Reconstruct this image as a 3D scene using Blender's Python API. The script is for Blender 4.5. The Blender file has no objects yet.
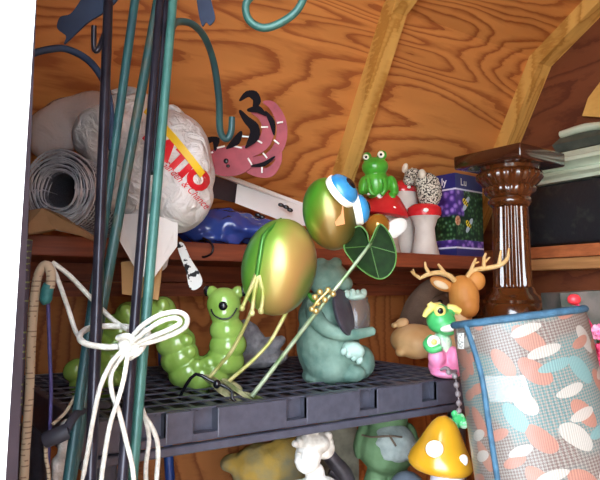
import bpy, bmesh, math, random
from mathutils import Vector, Matrix, noise
from mathutils.bvhtree import BVHTree
random.seed(7)
scene = bpy.context.scene
COL = scene.collection
# ------------------------------------------------------------------ frame of the shed
# X runs down the shed along its long side wall, Y into that wall, Z up; the doorway is at X = 0.1
FOC, ALPHA, PITCH, EYE = 600.0, math.radians(34), math.radians(5), 1.45
sa, ca, sp, cp = math.sin(ALPHA), math.cos(ALPHA), math.sin(PITCH), math.cos(PITCH)
RT = Vector((ca, -sa, 0)); F0 = Vector((sa, ca, 0)); ZZ = Vector((0, 0, 1))
FV = F0 * cp + ZZ * sp; UP = -F0 * sp + ZZ * cp
CAM = Vector((0, 0, EYE))
def ray(u, v): return FV + RT * ((u - 300) / FOC) - UP * ((v - 240) / FOC)
def at(u, v, d=None, X=None, Y=None, Z=None):
    r = ray(u, v)
    if X is not None: d = X / r.x
    if Y is not None: d = Y / r.y
    if Z is not None: d = (Z - EYE) / r.z
    return CAM + r * d
def dY(u, v, Y): return Y / ray(u, v).y
def px(n, d): return n * d / FOC
# ------------------------------------------------------------------ materials
def col(h):
    h = h.lstrip('#')
    c = [int(h[i:i + 2], 16) / 255 for i in (0, 2, 4)]
    return tuple((x / 12.92 if x <= .04045 else ((x + .055) / 1.055) ** 2.4) for x in c) + (1,)
MATS = {}
def newmat(name):
    m = bpy.data.materials.new(name); m.use_nodes = True
    nt = m.node_tree; b = nt.nodes['Principled BSDF']
    return m, nt, b, nt.nodes, nt.links
def ramp(N, stops, interp='LINEAR'):
    r = N.new('ShaderNodeValToRGB'); e = r.color_ramp.elements; r.color_ramp.interpolation = interp
    e[0].position, e[0].color = stops[0][0], stops[0][1]
    e[1].position, e[1].color = stops[-1][0], stops[-1][1]
    for p, c in stops[1:-1]:
        x = e.new(p); x.color = c
    return r
def M(name, c1, c2=None, scale=25, rough=.5, metal=0, bump=0, stretch=(1, 1, 1), coat=0, bscale=None, spec=.5, lo=.35, hi=.65, trans=0, alpha=1, sss=0):
    if name in MATS: return MATS[name]
    m, nt, b, N, L = newmat(name)
    b.inputs['Roughness'].default_value = rough; b.inputs['Metallic'].default_value = metal
    b.inputs['Coat Weight'].default_value = coat; b.inputs['Coat Roughness'].default_value = .08
    b.inputs['Specular IOR Level'].default_value = spec
    b.inputs['Transmission Weight'].default_value = trans
    b.inputs['Alpha'].default_value = alpha
    b.inputs['Base Color'].default_value = col(c1)
    tc = N.new('ShaderNodeTexCoord'); mp = N.new('ShaderNodeMapping'); mp.inputs['Scale'].default_value = stretch
    L.new(tc.outputs['Object'], mp.inputs['Vector'])
    if c2:
        n = N.new('ShaderNodeTexNoise'); n.inputs['Scale'].default_value = scale; n.inputs['Detail'].default_value = 5
        L.new(mp.outputs[0], n.inputs['Vector'])
        r = ramp(N, [(lo, col(c1)), (hi, col(c2))]); L.new(n.outputs['Fac'], r.inputs[0]); L.new(r.outputs[0], b.inputs['Base Color'])
    if bump:
        n2 = N.new('ShaderNodeTexNoise'); n2.inputs['Scale'].default_value = bscale or scale * 3; n2.inputs['Detail'].default_value = 4
        L.new(mp.outputs[0], n2.inputs['Vector'])
        bp = N.new('ShaderNodeBump'); bp.inputs['Strength'].default_value = bump; bp.inputs['Distance'].default_value = .004
        L.new(n2.outputs['Fac'], bp.inputs['Height']); L.new(bp.outputs[0], b.inputs['Normal'])
    MATS[name] = m
    return m
def math_(N, L, op, a, bv=None):
    x = N.new('ShaderNodeMath'); x.operation = op
    for i, q in enumerate((a, bv)):
        if q is None: continue
        if isinstance(q, (int, float)): x.inputs[i].default_value = q
        else: L.new(q, x.inputs[i])
    return x.outputs[0]
def plywood(name, light, dark, s=(1.5, 1.5, 6.0), bands=24, rough=.6, seed=0.0, freq=1.0):
    # contour lines of a stretched noise field: the cathedral grain of rotary-cut softwood
    m, nt, b, N, L = newmat(name)
    tc = N.new('ShaderNodeTexCoord'); mp = N.new('ShaderNodeMapping'); mp.inputs['Scale'].default_value = s
    mp.inputs['Location'].default_value = (seed, seed * .7, seed * 1.3)
    L.new(tc.outputs['Object'], mp.inputs['Vector'])
    n = N.new('ShaderNodeTexNoise'); n.inputs['Scale'].default_value = freq; n.inputs['Detail'].default_value = 2.2; n.inputs['Roughness'].default_value = .42
    n.inputs['Distortion'].default_value = .35
    L.new(mp.outputs[0], n.inputs['Vector'])
    k = math_(N, L, 'MULTIPLY', n.outputs['Fac'], bands)
    fr = math_(N, L, 'FRACT', k)
    fine = N.new('ShaderNodeTexNoise'); fine.inputs['Scale'].default_value = 14; fine.inputs['Detail'].default_value = 6
    mp2 = N.new('ShaderNodeMapping'); mp2.inputs['Scale'].default_value = (1, 3, 8); L.new(tc.outputs['Object'], mp2.inputs['Vector']); L.new(mp2.outputs[0], fine.inputs['Vector'])
    fx = math_(N, L, 'ADD', fr, math_(N, L, 'MULTIPLY', math_(N, L, 'SUBTRACT', fine.outputs['Fac'], .5), .55))
    lc, dc = col(light), col(dark)
    mid = tuple((lc[i] * .62 + dc[i] * .38) for i in range(3)) + (1,)
    r = ramp(N, [(.0, mid), (.12, lc), (.45, lc), (.68, mid), (.86, dc), (.97, dc), (1.0, mid)])
    L.new(fx, r.inputs[0])
    # broad patches
    n3 = N.new('ShaderNodeTexNoise'); n3.inputs['Scale'].default_value = 2.3; L.new(mp.outputs[0], n3.inputs['Vector'])
    mx = N.new('ShaderNodeMixRGB'); mx.blend_type = 'MULTIPLY'; mx.inputs[0].default_value = .5
    r3 = ramp(N, [(.3, (.62, .55, .5, 1)), (.7, (1.1, 1.1, 1.1, 1))]); L.new(n3.outputs['Fac'], r3.inputs[0])
    L.new(r.outputs[0], mx.inputs[1]); L.new(r3.outputs[0], mx.inputs[2]); L.new(mx.outputs[0], b.inputs['Base Color'])
    b.inputs['Roughness'].default_value = rough; b.inputs['Specular IOR Level'].default_value = .3
    return m
# ------------------------------------------------------------------ mesh builder
ORG = {}
class MB:
    def __init__(s): s.bm = bmesh.new()
    def sphere(s, c, r, mat3=None, seg=20, ring=12):
        r = (r, r, r) if isinstance(r, (int, float)) else r
        m = Matrix.Translation(c) @ (mat3 or Matrix.Identity(3)).to_4x4() @ Matrix.Diagonal((r[0], r[1], r[2], 1))
        bmesh.ops.create_uvsphere(s.bm, u_segments=seg, v_segments=ring, radius=1, matrix=m); return s
    def ell(s, u, v, d, ru, rv, rw=None, tilt=0, seg=20, ring=12):   # seen as ru x rv from the doorway, tilted clockwise
        rw = rw if rw is not None else (ru + rv) / 2
        t = math.radians(tilt)
        a = RT * math.cos(t) - UP * math.sin(t); c = RT * math.sin(t) + UP * math.cos(t)
        m3 = Matrix((a, FV, c)).transposed()
        return s.sphere(at(u, v, d), (px(ru, d), px(rw, d), px(rv, d)), m3, seg, ring)
    def tube(s, pts, r, seg=8, smooth=4, closed=False, flat=None):
        n = len(pts); rr = list(r) if isinstance(r, (list, tuple)) else [r] * n
        P, Q = [], []
        if smooth > 1 and n > 2:
            rng = range(n if closed else n - 1)
            for i in rng:
                if closed: p = [pts[(i + k) % n] for k in (-1, 0, 1, 2)]; q = rr[i], rr[(i + 1) % n]
                else:
                    p = [pts[max(i - 1, 0)], pts[i], pts[i + 1], pts[min(i + 2, n - 1)]]; q = rr[i], rr[i + 1]
                for k in range(smooth):
                    t = k / smooth
                    P.append(.5 * ((2 * p[1]) + (p[2] - p[0]) * t + (2 * p[0] - 5 * p[1] + 4 * p[2] - p[3]) * t * t + (3 * p[1] - p[0] - 3 * p[2] + p[3]) * t ** 3))
                    Q.append(q[0] * (1 - t) + q[1] * t)
            if not closed: P.append(pts[-1].copy()); Q.append(rr[-1])
        else: P, Q = [p.copy() for p in pts], rr
        n = len(P); rings = []; nrm = None
        for i in range(n):
            a = P[(i - 1) % n] if (closed or i) else P[0]; b = P[(i + 1) % n] if (closed or i < n - 1) else P[-1]
            T = (b - a)
            if T.length < 1e-9: T = Vector((0, 0, 1))
            T.normalize()
            if nrm is None: nrm = T.orthogonal().normalized()
            nrm = (nrm - T * nrm.dot(T))
            nrm = nrm.normalized() if nrm.length > 1e-6 else T.orthogonal().normalized()
            bn = T.cross(nrm)
            rings.append([s.bm.verts.new(P[i] + (nrm * math.cos(2 * math.pi * k / seg) + bn * math.sin(2 * math.pi * k / seg)) * Q[i]) for k in range(seg)])
        for i in range(n if closed else n - 1):
            A, B = rings[i], rings[(i + 1) % n]
            for k in range(seg): s.bm.faces.new((A[k], A[(k + 1) % seg], B[(k + 1) % seg], B[k]))
        if not closed:
            s.bm.faces.new(rings[0][::-1]); s.bm.faces.new(rings[-1])
        return s
    def ptube(s, pp, r, **k):     # points (u, v, d), radius in picture units at that distance
        rr = list(r) if isinstance(r, (list, tuple)) else [r] * len(pp)
        return s.tube([at(*p) for p in pp], [px(q, p[2]) for q, p in zip(rr, pp)], **k)
    def plate(s, pts, th, direction=None):
        dv = (direction or FV) * th
        A = [s.bm.verts.new(p) for p in pts]; B = [s.bm.verts.new(p + dv) for p in pts]; n = len(pts)
        s.bm.faces.new(A); s.bm.faces.new(B[::-1])
        for i in range(n): s.bm.faces.new((A[i], B[i], B[(i + 1) % n], A[(i + 1) % n]))
        return s
    def pplate(s, pp, th, smooth=0, d=None):
        pts = [at(p[0], p[1], p[2] if len(p) > 2 else d) for p in pp]
        if smooth:
            n = len(pts); o = []
            for i in range(n):
                p = [pts[(i + k) % n] for k in (-1, 0, 1, 2)]
                for k in range(smooth):
                    t = k / smooth
                    o.append(.5 * ((2 * p[1]) + (p[2] - p[0]) * t + (2 * p[0] - 5 * p[1] + 4 * p[2] - p[3]) * t * t + (3 * p[1] - p[0] - 3 * p[2] + p[3]) * t ** 3))
            pts = o
        return s.plate(pts, th)
    def box(s, a, b, bev=0):
        c = (Vector(a) + Vector(b)) / 2; z = Vector(b) - Vector(a)
        return s.obox(c, z, Matrix.Identity(3), bev)
    def obox(s, c, size, m3, bev=0):
        r = bmesh.ops.create_cube(s.bm, size=1, matrix=Matrix.Translation(c) @ m3.to_4x4() @ Matrix.Diagonal((size[0], size[1], size[2], 1)))
        if bev:
            es = list({e for v in r['verts'] for e in v.link_edges})
            bmesh.ops.bevel(s.bm, geom=es, offset=bev, segments=2, affect='EDGES', profile=.5)
        return s
    def lathe(s, base, prof, m3=None, seg=28, flute=None, caps=True):
        m3 = m3 or Matrix.Identity(3); rings = []
        for i, (r, z) in enumerate(prof):
            rg = []
            for k in range(seg):
                t = 2 * math.pi * k / seg; q = r
                if flute and flute[0] <= i <= flute[1]: q = r * (1 - flute[3] * (.5 - .5 * math.cos(t * flute[2])) ** .7)
                rg.append(s.bm.verts.new(base + m3 @ Vector((q * math.cos(t), q * math.sin(t), z))))
            rings.append(rg)
        for A, B in zip(rings, rings[1:]):
            for k in range(seg): s.bm.faces.new((A[k], A[(k + 1) % seg], B[(k + 1) % seg], B[k]))
        if caps: s.bm.faces.new(rings[0][::-1]); s.bm.faces.new(rings[-1])
        return s
def obj(name, mb, mat, parent=None, smooth=True, vox=None, sm=4, disp=None):
    bm = mb.bm
    if vox is None: bmesh.ops.recalc_face_normals(bm, faces=bm.faces[:])
    me = bpy.data.meshes.new(name)
    if vox:
        bm.to_mesh(me); o = bpy.data.objects.new(name, me); COL.objects.link(o)
        r = o.modifiers.new('r', 'REMESH'); r.mode = 'VOXEL'; r.voxel_size = vox
        q = o.modifiers.new('s', 'SMOOTH'); q.factor = .5; q.iterations = sm
        dg = bpy.context.evaluated_depsgraph_get(); dg.update()
        m2 = bpy.data.meshes.new_from_object(o.evaluated_get(dg)); bpy.data.objects.remove(o); bpy.data.meshes.remove(me); me = m2; me.name = name
        bm.free(); bm = bmesh.new(); bm.from_mesh(me)
    if disp:
        amp, sc = disp; bm.normal_update()
        mv = [(v, v.normal * (amp * noise.noise(v.co * sc))) for v in bm.verts]
        for v, q in mv: v.co += q
    off = ORG.get(parent.name, Vector()) if parent else Vector()
    if parent is None:
        pass
    for v in bm.verts: v.co -= off
    bm.to_mesh(me); bm.free()
    me.materials.clear(); me.materials.append(mat)
    for p in me.polygons: p.use_smooth = smooth
    if smooth:
        try: me.set_sharp_from_angle(angle=math.radians(50))
        except Exception: pass
    o = bpy.data.objects.new(name, me); COL.objects.link(o)
    if parent: o.parent = parent
    ORG[o.name] = off
    return o
def tag(o, label, cat, group=None, kind=None):
    o['label'] = label; o['category'] = cat
    if group: o['group'] = group
    if kind: o['kind'] = kind
    return o
def thing(name, loc, label, cat, group=None):
    o = bpy.data.objects.new(name, None); COL.objects.link(o); o.empty_display_size = .05
    o.location = loc; ORG[o.name] = Vector(loc)
    return tag(o, label, cat, group)
def struct(name, mb, mat, smooth=False):
    o = obj(name, mb, mat, None, smooth); o['kind'] = 'structure'; return o
# ------------------------------------------------------------------ camera, light
cd = bpy.data.cameras.new('camera'); co = bpy.data.objects.new('camera', cd); COL.objects.link(co)
cd.sensor_fit = 'HORIZONTAL'; cd.sensor_width = 36; cd.lens = 36 * FOC / 600; cd.clip_start = .01
co.matrix_world = Matrix.Translation(CAM) @ Matrix((RT, UP, -FV)).transposed().to_4x4()
scene.camera = co
w = bpy.data.worlds.new('world'); scene.world = w; w.use_nodes = True
wn = w.node_tree.nodes; wl = w.node_tree.links; bg = wn['Background']
wtc = wn.new('ShaderNodeTexCoord'); wsep = wn.new('ShaderNodeSeparateXYZ'); wl.new(wtc.outputs['Generated'], wsep.inputs[0])
wr = ramp(wn, [(.0, (.55, .56, .55, 1)), (.5, (.86, .93, 1.0, 1)), (1.0, (.66, .82, 1.0, 1))])
wm = wn.new('ShaderNodeMapRange'); wm.inputs[1].default_value = -1; wm.inputs[2].default_value = 1
wl.new(wsep.outputs[2], wm.inputs[0]); wl.new(wm.outputs[0], wr.inputs[0]); wl.new(wr.outputs[0], bg.inputs[0])
bg.inputs[1].default_value = 8.0
vs = scene.view_settings; vs.view_transform = 'Standard'; vs.look = 'None'; vs.gamma = 1; vs.exposure = .85; vs.use_curve_mapping = False
scene.cycles.max_bounces = 8; scene.cycles.diffuse_bounces = 5; scene.cycles.caustics_reflective = False; scene.cycles.caustics_refractive = False
scene.cycles.use_denoising = True
# ------------------------------------------------------------------ the shed
XG, YW, XD = 1.9, 1.6, .1
G1 = at(510, 140, X=XG); SL = .55
def slopeY(z): return G1.y - SL * (z - G1.z)
ZW = G1.z - (YW - G1.y) / SL             # top of the side wall
kn = at(538, 62, X=XG); ZK = kn.z; YK = slopeY(ZK)
YR = .3; ZR = ZK + (YK - YR) / 1.67
YN = 2 * YR - YW; YK2 = 2 * YR - YK
m_ply = plywood('roof_plywood', 'cf8a4a', 'a05c2e', s=(.8, 4.6, 4.6), bands=21, seed=3.1, freq=.85)
m_ply_wall = plywood('wall_plywood', 'c67e46', '9a5830', s=(5.5, 5, 1.3), bands=14, seed=1.2)
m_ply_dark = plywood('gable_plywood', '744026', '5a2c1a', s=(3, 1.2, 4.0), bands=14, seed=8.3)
m_pine = plywood('pine', 'd8a85a', 'b8843c', s=(14, 4, 1.0), bands=5, seed=2)
m_red = M('red_brown_board', '8e4526', '6e3019', scale=6, rough=.6, stretch=(1, 4, 14), bump=.1)
m_orange_board = M('orange_board', 'b5673a', '95502a', scale=6, rough=.55, stretch=(1, 4, 14))
m_tan_board = M('tan_board', 'b98452', '9a6a3c', scale=6, rough=.6, stretch=(4, 1, 14))
mb = MB(); mb.box((XD - .1, YN, -.1), (XG, YW, 0)); struct('floor', mb, M('floor_boards', '9a7c5c', '7c6248', scale=5, stretch=(1, 8, 1)))
mb = MB(); mb.box((-6, -6, -.14), (6, 6, -.1)); struct('ground_outside', mb, M('gravel_yard', 'b9b2a4', '989284', scale=40, rough=.9))
mb = MB(); mb.box((XD - .05, YW, 0), (XG, YW + .05, ZW + .02)); struct('wall_back', mb, m_ply_wall)
mb = MB(); mb.box((XD - .05, YN - .05, 0), (XG, YN, ZW + .02)); struct('wall_near', mb, m_ply_wall)
def roof(pts, th=.02):
    mb = MB()
    for (y0, z0), (y1, z1) in zip(pts, pts[1:]):
        n = Vector((0, -(z1 - z0), (y1 - y0))).normalized()
        if n.z < 0: n = -n
        q = [Vector((XD - .08, y0, z0)), Vector((XG + .05, y0, z0)), Vector((XG + .05, y1, z1)), Vector((XD - .08, y1, z1))]
        mb.plate(q, th, n)
    return mb
struct('ceiling', roof([(YW, ZW), (YK, ZK), (YR, ZR), (YK2, ZK), (YN, ZW)]), m_ply)
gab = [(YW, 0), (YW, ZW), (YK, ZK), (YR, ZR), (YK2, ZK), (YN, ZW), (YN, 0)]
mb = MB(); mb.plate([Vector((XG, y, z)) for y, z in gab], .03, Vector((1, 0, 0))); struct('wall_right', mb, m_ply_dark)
DT = 2.32; D0, D1 = -.95, .6  # unseen opening, made wider and taller to let more daylight in
front = [(YW, 0), (YW, ZW), (YK, ZK), (YR, ZR), (YK2, ZK), (YN, ZW), (YN, 0), (D0, 0), (D0, DT), (D1, DT), (D1, 0)]
mb = MB(); mb.plate([Vector((XD - .03, y, z)) for y, z in front], .03, Vector((1, 0, 0))); struct('wall_left', mb, M('painted_shade_lining', '3a2c34', '2a2028', scale=20, rough=.85))  # shade of the jamb painted in as a dark wall colour
# rafters on the steep slope of the roof
def rafter(n, X0, X1, deep=.05):
    mb = MB(); nv = Vector((0, -1, -SL)).normalized()
    a = [Vector((X0, YW - .005, ZW + .01)), Vector((X1, YW - .005, ZW + .01)), Vector((X1, slopeY(ZK + .03), ZK + .03)), Vector((X0, slopeY(ZK + .03), ZK + .03))]
    mb.plate(a, deep, nv)
    nv2 = Vector((0, -1, -1.67)).normalized()
    b = [Vector((X0 + .002, YK, ZK)), Vector((X1 - .002, YK, ZK)), Vector((X1 - .002, YR, ZR)), Vector((X0 + .002, YR, ZR))]
    nv2 = Vector((0, -(ZR - ZK), -(YK - YR))).normalized()
    mb.plate(b, deep, nv2)
    struct('trim_%d' % n, mb, m_pine)
def Xplane(u, v):
    r = ray(u, v); d = (G1.y + SL * G1.z - SL * EYE) / (r.y + SL * r.z); return (CAM + r * d).x
xr = Xplane(337, 160)
rafter(1, xr - .004, xr + .052); rafter(2, XG - .072, XG); 
# shelf at the wall head, the girts of the side wall and of the far gable
mb = MB(); mb.box((XD, 1.27, 1.523), (XG, YW, 1.565), .003); struct('trim_5', mb, m_red)
mb = MB(); mb.box((XD, 1.53, 1.44), (XG, YW, 1.475)); struct('trim_6', mb, m_red)
mb = MB(); mb.box((XD, 1.545, 1.478), (XG, YW, 1.526)); struct('trim_7', mb, m_red)
mb = MB(); mb.box((XG - .09, .3, 1.565), (XG, 1.5, 1.605), .003); struct('trim_8', mb, m_orange_board)
mb = MB(); mb.box((XG - .085, .3, 1.525), (XG, 1.5, 1.563), .003); struct('trim_9', mb, m_tan_board)
# white post of the doorway, a little out of plumb, and the stud behind it, shade painted into its dark colour
Yp = .5
def post(prof_top, prof_bot, y0, y1, xl, name, mat):
    a, b = at(*prof_top, Y=y0), at(*prof_bot, Y=y0); k = (a.x - b.x) / (a.z - b.z)
    xt = a.x + k * (2.3 - a.z); xb = b.x + k * (0 - b.z)
    mb = MB(); mb.plate([Vector((xb - xl, y0, -.1)), Vector((xb, y0, -.1)), Vector((xt, y0, 2.3)), Vector((xt - xl, y0, 2.3))], y1 - y0, Vector((0, 1, 0)))
    return struct(name, mb, mat)
post((35, 0), (4, 480), .5, .56, .14, 'door_1', M('white_paint', 'f4f4f2', 'e2e2e4', scale=8, rough=.45))
post((36, 0), (20, 480), .9, .94, .08, 'trim_10', M('painted_shade_stud', '2c2028', '20161c', scale=20, rough=.8))
# ------------------------------------------------------------------ black resin shelf
m_res = M('black_resin', '4a4b58', '40414d', scale=60, rough=.4, bump=.05)
SX0, SX1, SY0, SY1, SZ0, SZ1 = .238, 1.15, .93, 1.54, 1.19, 1.258
sh = thing('shelving_unit', (SX0, SY0, 0), 'black plastic shelving unit with a slotted top and notched edge', 'shelf')
mb = MB()
mb.box((SX0, SY0 - .005, SZ0), (SX1, SY0 + .012, SZ0 + .014), .003)
nx = [at(u, 400, Y=SY0).x for u in (154, 207, 298, 370, 431)]
nx.append(nx[-1] + .14)
x = SX0
for q in nx:
    if q - .022 > x: mb.box((x, SY0 + .003, SZ0 + .016), (q - .022, SY0 + .014, SZ1 - .001), .002)
    mb.box((q - .024, SY0 + .026, SZ0 + .014), (q + .024, SY0 + .03, SZ1 - .002))
    mb.box((q - .026, SY0 + .004, SZ0 + .016), (q - .022, SY0 + .028, SZ1 - .002)); mb.box((q + .022, SY0 + .004, SZ0 + .016), (q + .026, SY0 + .028, SZ1 - .002))
    mb.box((q - .022, SY0 + .004, SZ0 + .016), (q + .022, SY0 + .028, SZ0 + .028))
    x = q + .022
mb.box((x, SY0 + .003, SZ0 + .016), (SX1, SY0 + .014, SZ1 - .001), .002)
obj('front_lip', mb, m_res, sh, False)
mb = MB()
mb.box((SX0, SY0, SZ0), (SX0 + .012, SY1, SZ1), .003); mb.box((SX1 - .012, SY0, SZ0), (SX1, SY1, SZ1), .003); mb.box((SX0, SY1 - .012, SZ0), (SX1, SY1, SZ1), .003)
obj('side_lip', mb, m_res, sh, False)
mb = MB(); n = 24
for i in range(n + 1):
    xx = SX0 + .012 + (SX1 - SX0 - .024) * i / n
    wd = .0038 if i % 6 else .009
    mb.box((xx - wd, SY0 + .012, SZ1 - .005), (xx + wd, SY1 - .01, SZ1 - .002))
n2 = 10
for i in range(n2 + 1):
    yy = SY0 + .022 + (SY1 - SY0 - .034) * i / n2
    mb.box((SX0 + .01, yy - (.003 if i % 5 else .008), SZ1 - .0028), (SX1 - .01, yy + (.003 if i % 5 else .008), SZ1))
obj('slotted_top', mb, m_res, sh, False)
mb = MB(); mb.box((SX0 + .012, SY0 + .031, SZ1 - .034), (SX1 - .012, SY1 - .012, SZ1 - .03)); obj('slot_shade_sheet', mb, M('slot_shade_black', '17171c', rough=.7), sh, False)  # added dark sheet standing in for the shade below the slots
mb = MB(); mb.box((SX0, SY0 + .01, .84), (SX1, SY1, .9), .004); obj('lower_tier', mb, m_res, sh, False)
for xx in (SX0 + .05, SX1 - .05):
    for yy in (SY0 + .05, SY1 - .05):
        mb = MB(); mb.lathe(Vector((xx, yy, 0)), [(.024, 0), (.02, .05), (.02, 1.19), (.026, 1.195)], seg=16); obj('leg', mb, m_res, sh)
# ------------------------------------------------------------------ long rods of garden hooks by the doorway
m_black = M('black_steel', '221f28', '34303a', scale=30, rough=.28, metal=.3)
m_teal = M('teal_steel', '26474e', '2f5858', scale=30, rough=.42, metal=.1)
m_teal2 = M('pale_teal_steel', '35625c', '46766c', scale=30, rough=.4, metal=.1)
m_slate = M('slate_blue_steel', '222c44', '2a364e', scale=20, rough=.75)
def rod(u0, v0, d0, u1, v1, d1, r, mb, ztop=None, zbot=.0):
    a, b = at(u0, v0, d0), at(u1, v1, d1); t = (zbot - b.z) / (a.z - b.z); lo = b + (a - b) * t
    hi = a if ztop is None else b + (a - b) * ((ztop - b.z) / (a.z - b.z))
    mb.tube([lo, b, a, hi] if ztop else [lo, b, a], r, seg=10, smooth=1); return hi
def bird_plate(pp, d): return MB().pplate(pp, .004, smooth=4, d=d)
# black rod with a bird
ta = thing('garden_hook', at(92, 480, .74) * 1, 'glossy black steel hook rod topped by a dark bird', 'garden hook')
mb = MB(); rod(108.5, 0, .92, 96, 330, .74, .0072, mb, ztop=2.05); obj('rod', mb, m_black, ta)
mb = MB(); mb.ptube([(107, 27, .91), (103, 38, .9), (98, 50, .89), (94, 48, .89), (94, 26, .89)], 2.7, smooth=4); obj('hook', mb, m_black, ta)
obj('bird_plate', bird_plate([(122, -20), (118, -2), (104, 12), (88, 22), (76, 33), (64, 44), (66, 36), (57, 28), (60, 17), (70, 14), (78, 4), (88, -12), (104, -26)], .92), m_slate, ta)
# teal rod, farthest one, with a big crook running off to the post
tb = thing('garden_hook', at(70, 480, .76), 'dull teal hook rod whose arched crook meets the white door post', 'garden hook')
mb = MB(); rod(135, 0, .95, 68, 480, .76, .0068, mb, ztop=2.05); obj('rod', mb, m_teal, tb)
mb = MB(); mb.ptube([(112, 150, .88), (110, 105, .9), (103, 80, .91), (88, 60, .92), (66, 49, .92), (46, 50, .91), (28, 56, .9), (14, 68, .88)], 3.6, smooth=5); obj('crook', mb, m_slate, tb)
# dark teal rod, crossing behind the black one
tc_ = thing('garden_hook', at(84, 400, .79), 'scuffed dark teal hook rod crossing behind the glossy black rod', 'garden hook')
mb = MB(); rod(158, 0, .97, 106, 285, .84, .0076, mb, ztop=2.05); obj('rod', mb, M('scuffed_teal', '2a4a48', '5a4c38', scale=60, rough=.45, lo=.5, hi=.75, stretch=(1, 1, .4)), tc_)
# second black rod
td = thing('garden_hook', at(126, 480, .72), 'thin black steel rod tied close against the pale teal rod', 'garden hook')
mb = MB(); rod(160, 0, .95, 134, 330, .74, .0062, mb, ztop=2.05); obj('rod', mb, m_black, td)
mb = MB(); rod(166, 0, .96, 158, 100, .9, .006, mb, ztop=2.0, zbot=1.62); obj('spare_prong', mb, m_black, td)
# pale teal rod with crook right, upper loop and bird
te = thing('garden_hook', at(132, 480, .7), 'pale teal hook rod with long looping crooks in the shed', 'garden hook')
mb = MB(); hi = rod(173, 0, .93, 132, 480, .71, .0068, mb, ztop=2.1); obj('rod', mb, m_teal2, te)
mb = MB(); mb.ptube([(171, 30, .92), (177, 22, .95), (192, 24, 1.0), (205, 38, 1.06), (214, 64, 1.12), (219, 100, 1.17), (220, 130, 1.2), (226, 139, 1.21), (231, 132, 1.21), (232, 117, 1.21)], [3.6] * 9 + [3.2], smooth=5); obj('crook', mb, m_teal, te)
mb = MB(); mb.ptube([(176, -30, .93), (190, -62, .96), (240, -78, 1.0), (290, -60, 1.03), (306, -20, 1.05), (300, 6, 1.05), (284, 21, 1.05), (264, 28, 1.05), (249, 20, 1.05), (246, 4, 1.05), (256, -8, 1.05)], 4, smooth=5); obj('upper_loop', mb, m_teal2, te)
obj('bird_plate', bird_plate([(196, -14), (207, -12), (212, 4), (215, 18), (210, 25), (206, 22), (202, 26), (198, 10)], 1.05), m_slate, te)
# ================================================================== ornaments on the black shelf
m_white = M('white_gloss', 'f0eee8', rough=.35); m_blk = M('black_gloss', '15141a', rough=.2)
m_gold = M('pale_gold', 'c8b070', rough=.3, metal=.7)
# ---- metal frog leaning on its lily-pad staff
def frog_paint(name, stops, c, half):
    m, nt, b, N, L = newmat(name)
    b.inputs['Metallic'].default_value = .4; b.inputs['Roughness'].default_value = .32
    b.inputs['Coat Weight'].default_value = .3; b.inputs['Coat Roughness'].default_value = .08
    tc = N.new('ShaderNodeTexCoord'); dt = N.new('ShaderNodeVectorMath'); dt.operation = 'DOT_PRODUCT'
    ax = (RT * .85 - ZZ * .35 - F0 * .25); dt.inputs[1].default_value = ax
    L.new(tc.outputs['Object'], dt.inputs[0])
    mr = N.new('ShaderNodeMapRange'); mr.inputs[1].default_value = c.dot(ax) - half; mr.inputs[2].default_value = c.dot(ax) + half
    ns = N.new('ShaderNodeTexNoise'); ns.inputs['Scale'].default_value = 14; L.new(tc.outputs['Object'], ns.inputs['Vector'])
    ad = math_(N, L, 'ADD', mr.outputs[0] if False else dt.outputs['Value'], math_(N, L, 'MULTIPLY', math_(N, L, 'SUBTRACT', ns.outputs['Fac'], .5), half * .5))
    L.new(ad, mr.inputs[0]); r = ramp(N, [(p, col(q)) for p, q in stops]); L.new(mr.outputs[0], r.inputs[0]); L.new(r.outputs[0], b.inputs['Base Color'])
    return m
FD = 1.12
base = at(240, 392, 1.13)
fr = thing('metal_frog_ornament', base, 'shiny green and bronze metal frog with blue lidded eyes, leaning on a lily pad staff', 'garden ornament')
bc = at(279, 267, FD) - base; hc = at(330, 214, FD) - base
stops = [(0, '165024'), (.14, '2f8436'), (.3, '6aa83a'), (.46, '94b048'), (.6, 'b09a54'), (.8, 'a6824c'), (.92, '6a7a3a'), (1, '3f7030')]
mb = MB(); mb.ell(279, 267, FD, 37.5, 49, 35, 12, 32, 20); bo = obj('body', mb, frog_paint('frog_body_paint', stops, bc, .075), fr)
mb = MB(); mb.tube([at(279 + 36.3 * math.cos(t) * .3 + 6, 267 - 48.5 * math.sin(t), FD - px(34, FD) * abs(math.cos(t)) * .95) for t in [math.radians(q) for q in (100, 130, 160, 190, 220, 250)]], .0008, smooth=4)
obj('seam', mb, M('frog_seam', '3f7a34', rough=.3, metal=.5), bo)
stops2 = [(0, '14501c'), (.25, '4f9428'), (.42, '72842a'), (.58, '80642c'), (.8, '765c28'), (1, '4c4c20')]
mb = MB(); mb.ell(330, 214, FD, 27, 37, 27, -14, 32, 20); hd = obj('head', mb, frog_paint('frog_head_paint', stops2, hc, .055), fr)
m_blue = M('eyelid_blue', '2478ac', '3488bc', scale=40, rough=.25, coat=.5); m_cream = M('eye_rim_cream', 'f4efe2', rough=.35)
def dome(c, axis, r, h, mb, rim):
    z = axis.normalized(); x = z.orthogonal().normalized(); m3 = Matrix((x, z.cross(x), z)).transposed()
    if rim: return mb.lathe(c, [(r * .9, -rim), (r, -rim * .9), (r * 1.04, -rim * .4), (r * 1.03, 0), (r * .98, rim * .1)], m3, 28)
    return mb.lathe(c, [(r * math.cos(t), h * math.sin(t)) for t in [math.radians(q) for q in (0, 10, 22, 34, 46, 58, 70, 80, 89)]], m3, 28)
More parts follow.
